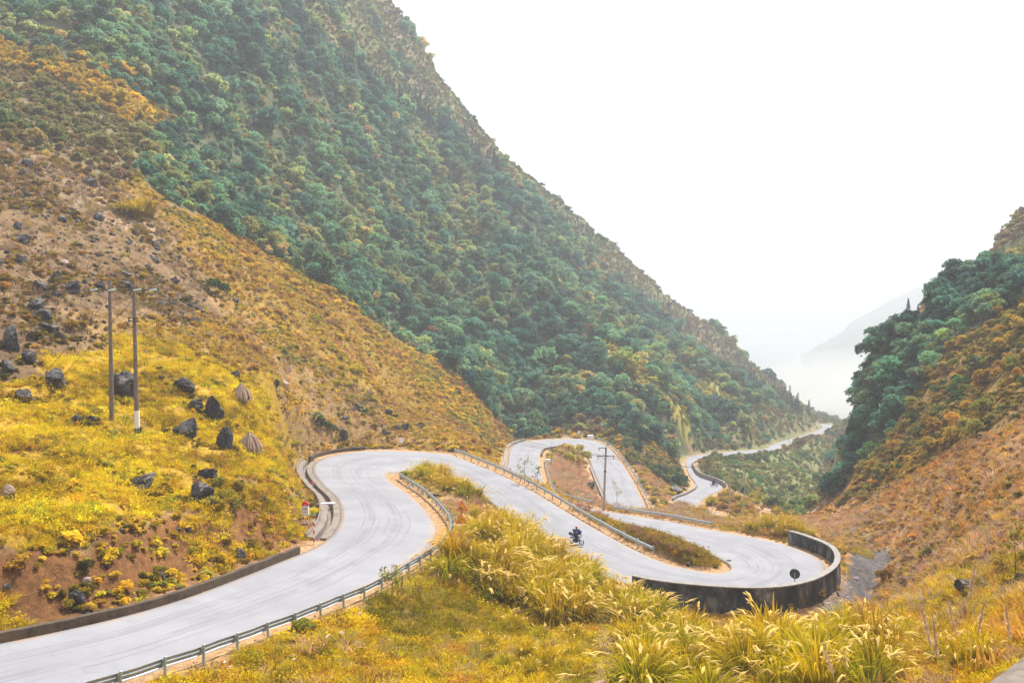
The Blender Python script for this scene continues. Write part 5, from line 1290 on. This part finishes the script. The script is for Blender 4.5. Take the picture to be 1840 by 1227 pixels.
def text(body, size, loc, parent, mat, name='lettering'):
    cu = bpy.data.curves.new(name, 'FONT'); cu.body = body; cu.size = size; cu.align_x = 'CENTER'; cu.extrude = 0.003
    tmp = bpy.data.objects.new(name, cu); me = bpy.data.meshes.new_from_object(tmp); me.materials.clear(); me.materials.append(mat); bpy.data.objects.remove(tmp)
    o = bpy.data.objects.new(name, me); COL.objects.link(o); o.parent = parent; o.location = loc; o.rotation_euler = (math.pi / 2, 0, 0); return o
text('E4B', w_ * 0.36, (0, -0.096, b0 + (b1 - b0) * 0.58), e, M_BLACK); text('17 km', w_ * 0.22, (0, -0.096, b0 + (b1 - b0) * 0.28), e, M_IRON); text('QL4', w_ * 0.22, (0, -0.096, b1 + 0.05), e, M_WHITE)
def striped(u, vb, vt, label, r=0.055, nb=8):
    g = G(u, vb); h = (vb - vt) / F * g[1]; e = empty('marker_post', g); tag(e, label, 'marker post'); q = MB()
    for k in range(nb): q.tube([(0, 0, h * k / nb - (0.3 if k == 0 else 0)), (0, 0, h * (k + 1) / nb)], r, 10, (k + 1) % 2)
    q.build('post', [M_RED, M_WHITE], e); MB().box((0.02, 0, h + 0.05), (0.16, 0.14, 0.16), taper=0.6).build('cap', M_TEAL, e)
striped(564, 980, 925, 'red and white striped post beside the concrete drain')
g = G(560, 878); q = MB(); q.prism(arch(0.32, -0.1, 0.42, 0.62), -0.08, 0.08); e = q.build('small_marker_stone', M_WHITE, None, loc=g); tag(e, 'small white marker stone with a red top beyond the drain', 'milestone')
MB().prism(arch(0.34, 0.46, 0.48, 0.66), -0.085, 0.085).build('red_cap', M_RED, e)
pq = road_edge('L', 9.6, 9.6, 2)[0]; o = MB().box((0, 0, 0.06), (1.5, 0.45, 0.10), rz=0.2, taper=0.92).build('concrete_slab', M_LROCK, None, loc=(pq[0] - 1.1, pq[1], pq[2] + 0.03)); tag(o, 'small white slab bridging the concrete drain', 'slab')
def mirror(u, vb, vc, r, label, facing, y=None, zb=None):
    g = G(u, vb) if y is None else np.array([P(u, 0, y)[0], y, zb]); h = P(0, vc, g[1])[2] - g[2]; e = empty('traffic_mirror', g, facing); tag(e, label, 'mirror')
    MB().tube([(0, 0, -0.3), (0, 0, h + r * 0.3)], 0.04, 8).build('post', M_TEAL, e)
    o = MB().tube([(0, -0.11, h), (0, -0.04, h)], [r, r * 0.96], 22).build('rim', M_IRON if abs(facing) > 2 else M_WHITE, e)
    q = MB(); q.ball((0, -0.105, h), (r * 0.9, 0.05, r * 0.9), 20); q.build('mirror_face', M_MIRROR, o, True)
    MB().box((0, -0.02, h), (0.12, 0.05, 0.3)).build('clamp', M_IRON, e)
mirror(721, 806, 791, 0.36, 'round white traffic mirror on a post behind the first bend', 0.0)
pw = road_edge('R', 30.1, 30.1, 2)[0]
mirror(1428, 0, 1031, 0.40, 'dark-backed round traffic mirror standing inside the curved wall', 2.75, pw[1] - 0.3, pw[2])
mirror(1040, 786, 777, 0.4, 'tiny round traffic mirror behind the upper bend', 0.0)
def block(u, v, w, h, label):
    g = G(u, v); s_ = g[1] / F; o = MB().box((0, 0, h * s_ / 2 - 0.05), (w * s_, w * s_ * 0.7, h * s_ + 0.1), rz=0.2, taper=0.9).build('concrete_block', M_WHITE, None, loc=g); tag(o, label, 'block'); return o
b_ = block(1061, 790, 11, 8, 'white block at the top of the far guardrail'); b_ = block(985, 832, 9, 7, 'white block at the upper end of the curved guardrail')
o = block(690, 803, 18, 4, 'grey slab lying at the roadside left of the mirror'); o.data.materials.clear(); o.data.materials.append(M_COPE)

# scraps of litter below the nearest guardrail
rg = np.random.default_rng(4); litter_m = []
for k in range(4):
    q = MB(); r_ = 0.14
    V = [(r_ * math.cos(a) * rg.uniform(0.5, 1.3), r_ * math.sin(a) * rg.uniform(0.5, 1.3), rg.uniform(0.02, 0.12)) for a in np.linspace(0, 6.283, 9)[:-1]]; V.append((0, 0, 0.14)); V += [(v_[0] * 0.8, v_[1] * 0.8, 0.0) for v_ in V[:8]]
    q.add(V, [(i, (i + 1) % 8, 8) for i in range(8)] + [(9 + i, 9 + (i + 1) % 8, (i + 1) % 8, i) for i in range(8)]); litter_m.append(q.mesh('plastic_bag'))
M_BAG = plain('white_plastic', (0.78, 0.80, 0.80), 0.4); 
for q in litter_m: q.materials.append(M_BAG)
for u, v in [(404,1192),(412,1203),(470,1185),(525,1182),(528,1188),(590,1145),(588,1150),(614,1142),(654,1163),(586,1220),(592,1222),(610,1216),(700,1068),(835,1183),(388,1207),(1003,1090),(648,1105),(560,1160)]:
    g = G(u, v); o = bpy.data.objects.new('plastic_bag', litter_m[rg.integers(0, 4)]); COL.objects.link(o); o.location = g + np.array([0, 0, 0.05]); o.rotation_euler = (rg.normal(0, .3), rg.normal(0, .3), rg.uniform(0, 6.28)); k_ = rg.uniform(0.5, 1.3); o.scale = (k_, k_ * 0.7, k_ * 0.6)
    tag(o, 'scrap of white plastic litter on the slope below the nearest guardrail', 'litter', 'litter below the guardrail')

# ------------------------------------------------------------------ motorcycles and riders (front towards +X)
M_BIKE = plain('white_fairing', (0.72, 0.73, 0.76), 0.3); M_TYRE = plain('tyre', (0.02, 0.02, 0.02), 0.8); M_SEAT = plain('seat_vinyl', (0.02, 0.02, 0.022), 0.5)
M_NAVY = plain('navy_jacket', (0.018, 0.03, 0.10), 0.8); M_SKIN = plain('skin', (0.42, 0.24, 0.16), 0.6); M_HELM = plain('red_helmet', (0.42, 0.04, 0.06), 0.3); M_LAMP = plain('lamp_glass', (0.7, 0.7, 0.66), 0.1)
def motorcycle(loc, rz, label):
    e = empty('motorcycle', loc, rz); e.scale = (0.88,) * 3; tag(e, label, 'motorcycle', 'motorcycles on the road')
    for x_ in (-0.62, 0.64):
        ring = [(x_ + 0.27 * math.cos(a), 0, 0.30 + 0.27 * math.sin(a)) for a in np.linspace(0, 2 * math.pi, 25)]
        w = MB().tube(ring, 0.05, 8, cap=False).build('wheel', M_TYRE, e)
        q = MB(); q.tube([(x_, -0.05, 0.30), (x_, 0.05, 0.30)], 0.06, 8)
        for a in np.linspace(0, math.pi, 6)[:-1]: q.tube([(x_ + 0.25 * math.cos(a), 0, 0.3 + 0.25 * math.sin(a)), (x_ - 0.25 * math.cos(a), 0, 0.3 - 0.25 * math.sin(a))], 0.012, 5)
        q.build('rim', M_STEEL, w)
    q = MB(); q.tube([(-0.62, 0.09, 0.3), (-0.1, 0.1, 0.42), (0.3, 0.08, 0.62), (0.42, 0, 0.86)], 0.03, 6); q.tube([(-0.62, -0.09, 0.3), (-0.1, -0.1, 0.42), (0.3, -0.08, 0.62)], 0.03, 6); q.box((0.02, 0, 0.42), (0.38, 0.24, 0.26)); q.tube([(0.05, -0.15, 0.3), (-0.75, -0.17, 0.36)], [0.03, 0.05], 8); q.build('frame', M_IRON, e)
    MB().prism([(-0.72, 0.72), (-0.15, 0.60), (0.22, 0.50), (0.36, 0.36), (0.46, 0.55), (0.44, 0.92), (0.34, 0.96), (0.2, 0.72), (-0.2, 0.76), (-0.78, 0.84)], -0.13, 0.13).build('fairing', M_BIKE, e)
    MB().tube([(-0.75, 0, 0.86), (-0.4, 0, 0.81), (0.08, 0, 0.79)], [0.09, 0.14, 0.11], 8).build('seat', M_SEAT, e)
    for s_ in (-0.08, 0.08): MB().tube([(0.64, s_, 0.3), (0.42, s_, 0.92)], 0.025, 6).build('fork', M_STEEL, e)
    MB().prism([(0.40, 0.60), (0.64, 0.62), (0.86, 0.50), (0.84, 0.46), (0.62, 0.57), (0.40, 0.55)], -0.07, 0.07).build('mudguard', M_BIKE, e)
    h = MB().tube([(0.28, -0.34, 1.04), (0.40, -0.12, 1.0), (0.42, 0, 0.98), (0.40, 0.12, 1.0), (0.28, 0.34, 1.04)], 0.018, 6).build('handlebar', M_IRON, e)
    for s_ in (-1, 1): MB().tube([(0.36, s_ * 0.2, 1.02), (0.33, s_ * 0.32, 1.2)], 0.008, 4).ball((0.33, s_ * 0.33, 1.22), (0.02, 0.06, 0.04), 8).build('mirror', M_BLACK, h)
    MB().ball((0.47, 0, 0.86), (0.07, 0.09, 0.09), 10).build('headlight', M_LAMP, e); MB().box((-0.82, 0, 0.80), (0.06, 0.14, 0.08)).build('tail_light', M_RED, e)
    MB().box((-0.78, 0, 0.93), (0.28, 0.26, 0.2)).build('luggage', M_BLACK, e)
    return e
def rider(loc, rz, label, helm):
    J = [(-0.18, 0, 0.92, .15), (-0.16, 0, 1.1, .145), (-0.10, 0, 1.28, .165), (-0.05, 0, 1.42, .10), (-0.03, 0, 1.5, .06)]; Ed = [(0, 1), (1, 2), (2, 3), (3, 4)]
    for s in (-1, 1):
        b = len(J); J += [(-0.05, s * .19, 1.40, .075), (0.06, s * .27, 1.18, .058), (0.26, s * .30, 1.07, .042), (0.29, s * .31, 1.06, .036)]; Ed += [(3, b), (b, b + 1), (b + 1, b + 2), (b + 2, b + 3)]
        b = len(J); J += [(-0.14, s * .12, 0.88, .105), (0.22, s * .19, 0.80, .085), (0.10, s * .18, 0.42, .06), (0.08, s * .18, 0.36, .05), (0.24, s * .19, 0.33, .045)]; Ed += [(0, b), (b, b + 1), (b + 1, b + 2), (b + 2, b + 3), (b + 3, b + 4)]
    me = bpy.data.meshes.new('person'); me.from_pydata([j[:3] for j in J], Ed, []); me.materials.append(M_NAVY)
    o = bpy.data.objects.new('person', me); COL.objects.link(o); o.location = loc; o.rotation_euler = (0, 0, rz); o.scale = (0.88,) * 3
    o.modifiers.new('skin', 'SKIN')
    if not me.skin_vertices: me.attributes.new('x', 'FLOAT', 'POINT')
    sk = me.skin_vertices[0].data if me.skin_vertices else None
    if sk is None:
        bm = bmesh.new(); bm.from_mesh(me); ly = bm.verts.layers.skin.verify()
        for k, v in enumerate(bm.verts): v[ly].radius = (J[k][3],) * 2; v[ly].use_root = k == 0
        bm.to_mesh(me); bm.free()
    o.modifiers.new('smooth', 'SUBSURF').render_levels = 2
    tag(o, label, 'person', 'riders on the road')
    hd = MB(); hd.ball((0, 0, 1.62), (0.095, 0.078, 0.12), 14); hd.tube([(0.085, 0, 1.625), (0.115, 0, 1.60)], [0.014, 0.02], 6)
    for s in (-1, 1): hd.ball((0.0, s * 0.08, 1.61), (0.02, 0.012, 0.03), 6)
    h = hd.build('head', M_SKIN, o, True); fx = MB()
    for s in (-1, 1): fx.ball((0.086, s * 0.032, 1.635), (0.012, 0.014, 0.009), 6)
    fx.box((0.088, 0, 1.56), (0.02, 0.045, 0.01)); fx.build('eyes_and_mouth', M_BLACK, h)
    q = MB(); q.ball((-0.012, 0, 1.66), (0.13, 0.118, 0.12), 14); q.build('helmet', helm, o, True)
    for s in (-1, 1):
        q = MB(); q.ball((0.31, s * .32, 1.055), (0.045, 0.04, 0.025), 8)
        for k in range(4): q.tube([(0.335, s * (.295 + .02 * k), 1.06), (0.362, s * (.295 + .02 * k), 1.04), (0.345, s * (.295 + .02 * k), 1.015)], [0.009, 0.0085, 0.007], 5)
        q.tube([(0.30, s * .285, 1.055), (0.325, s * .275, 1.03), (0.34, s * .28, 1.015)], [0.01, 0.009, 0.008], 5); q.build('hand', M_SKIN, o)
    return o
def on_road(u, v):
    g = G(u, v); co, k, dist = KD.find((g[0], g[1], 0)); return np.array([g[0], g[1], _kd_pts[k][2] + 0.035])
g = on_road(1036, 983); rz = math.atan2(-0.70, 0.72); motorcycle(g, rz, 'white motorcycle ridden down the second road by a navy-clad rider'); rider(g, rz, 'rider in navy jacket and dark red helmet on the near motorcycle', M_HELM)
g = on_road(1283, 876); rz = 2.6; motorcycle(g, rz, 'tiny dark motorcycle on the distant road by the low wall'); rider(g, rz, 'tiny dark rider on the distant motorcycle by the low wall', M_BLACK)

# ------------------------------------------------------------------ far mountains and air
def ridge(name, pts, d, depth, base):
    """A far mountain: its skyline seen at pts (u, v), d metres off, as a solid ridge."""
    us = np.linspace(pts[0][0], pts[-1][0], 160); vs = np.interp(us, [p[0] for p in pts], [p[1] for p in pts]); vs = vs + (fbm(us / 22.0, us * 0, 9, 4) - 0.5) * 16
    rows = 14; V = []
    for j in range(rows * 2 - 1):
        f = (j - rows + 1) / (rows - 1)
        for u, v in zip(us, vs):
            top = P(u, v, d); z = top[2] - abs(f) ** 0.9 * (top[2] - base); V.append((top[0] * (1 + f * depth / d) , d + f * depth + 20 * math.sin(u / 40.0) * abs(f), z + (vnoise(np.array([u / 15.0]), np.array([f * 6]), 5)[0] - 0.5) * 22 * abs(f)))
    w = len(us); K = (np.arange(2 * rows - 2)[:, None] * w + np.arange(w - 1)[None]).ravel()
    o = link(name, mesh_np(name, V, np.stack([K, K + 1, K + w + 1, K + w], 1), True), mottled(name + '_slopes', (0.05, 0.075, 0.04), (0.13, 0.13, 0.07), 0.02, local=False)); tag(o, kind='structure')
ridge('far_mountain', [(1440,640),(1500,600),(1545,572),(1570,555),(1600,540),(1640,522),(1680,510),(1760,500),(1900,540),(2050,620)], 1500, 500, -150)
ridge('farther_mountain', [(1150,640),(1195,575),(1225,550),(1250,560),(1275,590),(1330,640),(1400,660),(1500,690)], 2300, 500, -170)

x0, x1, y0, y1 = -2400, 3200, -60, 3100
hz = MB(); hz.box(((x0 + x1) / 2, (y0 + y1) / 2, 138), (x1 - x0, y1 - y0, 564))
t = NT('valley_haze'); v_ = t.node('ShaderNodeVolumePrincipled'); v_.inputs['Color'].default_value = (0.82, 0.875, 1.0, 1); v_.inputs['Density'].default_value = 0.00056; v_.inputs['Anisotropy'].default_value = 0.0
t.l.new(v_.outputs[0], t.out.inputs['Volume'])
tag(hz.build('haze', t.mat), 'thin pale haze filling the whole valley air', 'haze', kind='stuff')

def mist(c, r, dens, label):
    q = MB(); q.ball((0, 0, 0), r, 28); t = NT('mist'); v_ = t.node('ShaderNodeVolumePrincipled'); v_.inputs['Color'].default_value = (0.97, 0.98, 1.0, 1); v_.inputs['Density'].default_value = dens
    t.l.new(v_.outputs[0], t.out.inputs['Volume']); tag(q.build('mist', t.mat, None, True, c), label, 'mist', kind='stuff')
for c_, r_ in [((205, 540, -66), (70, 70, 17)), ((235, 590, -62), (95, 80, 21)), ((262, 640, -60), (110, 70, 26)), ((225, 600, -56), (60, 60, 30)), ((290, 665, -60), (130, 60, 36)), ((180, 500, -74), (40, 55, 14))]:
    mist(c_, r_, 0.0042, 'low white mist lying where the valley turns out of sight')
q = MB(); q.box((1250, 1890, 140), (3700, 2330, 554)); t = NT('far_mist'); v_ = t.node('ShaderNodeVolumePrincipled'); v_.inputs['Color'].default_value = (0.93, 0.96, 1.0, 1); v_.inputs['Density'].default_value = 0.0011
t.l.new(v_.outputs[0], t.out.inputs['Volume']); tag(q.build('far_mist', t.mat), 'white mist filling the valley beyond the ridges', 'mist', kind='stuff')
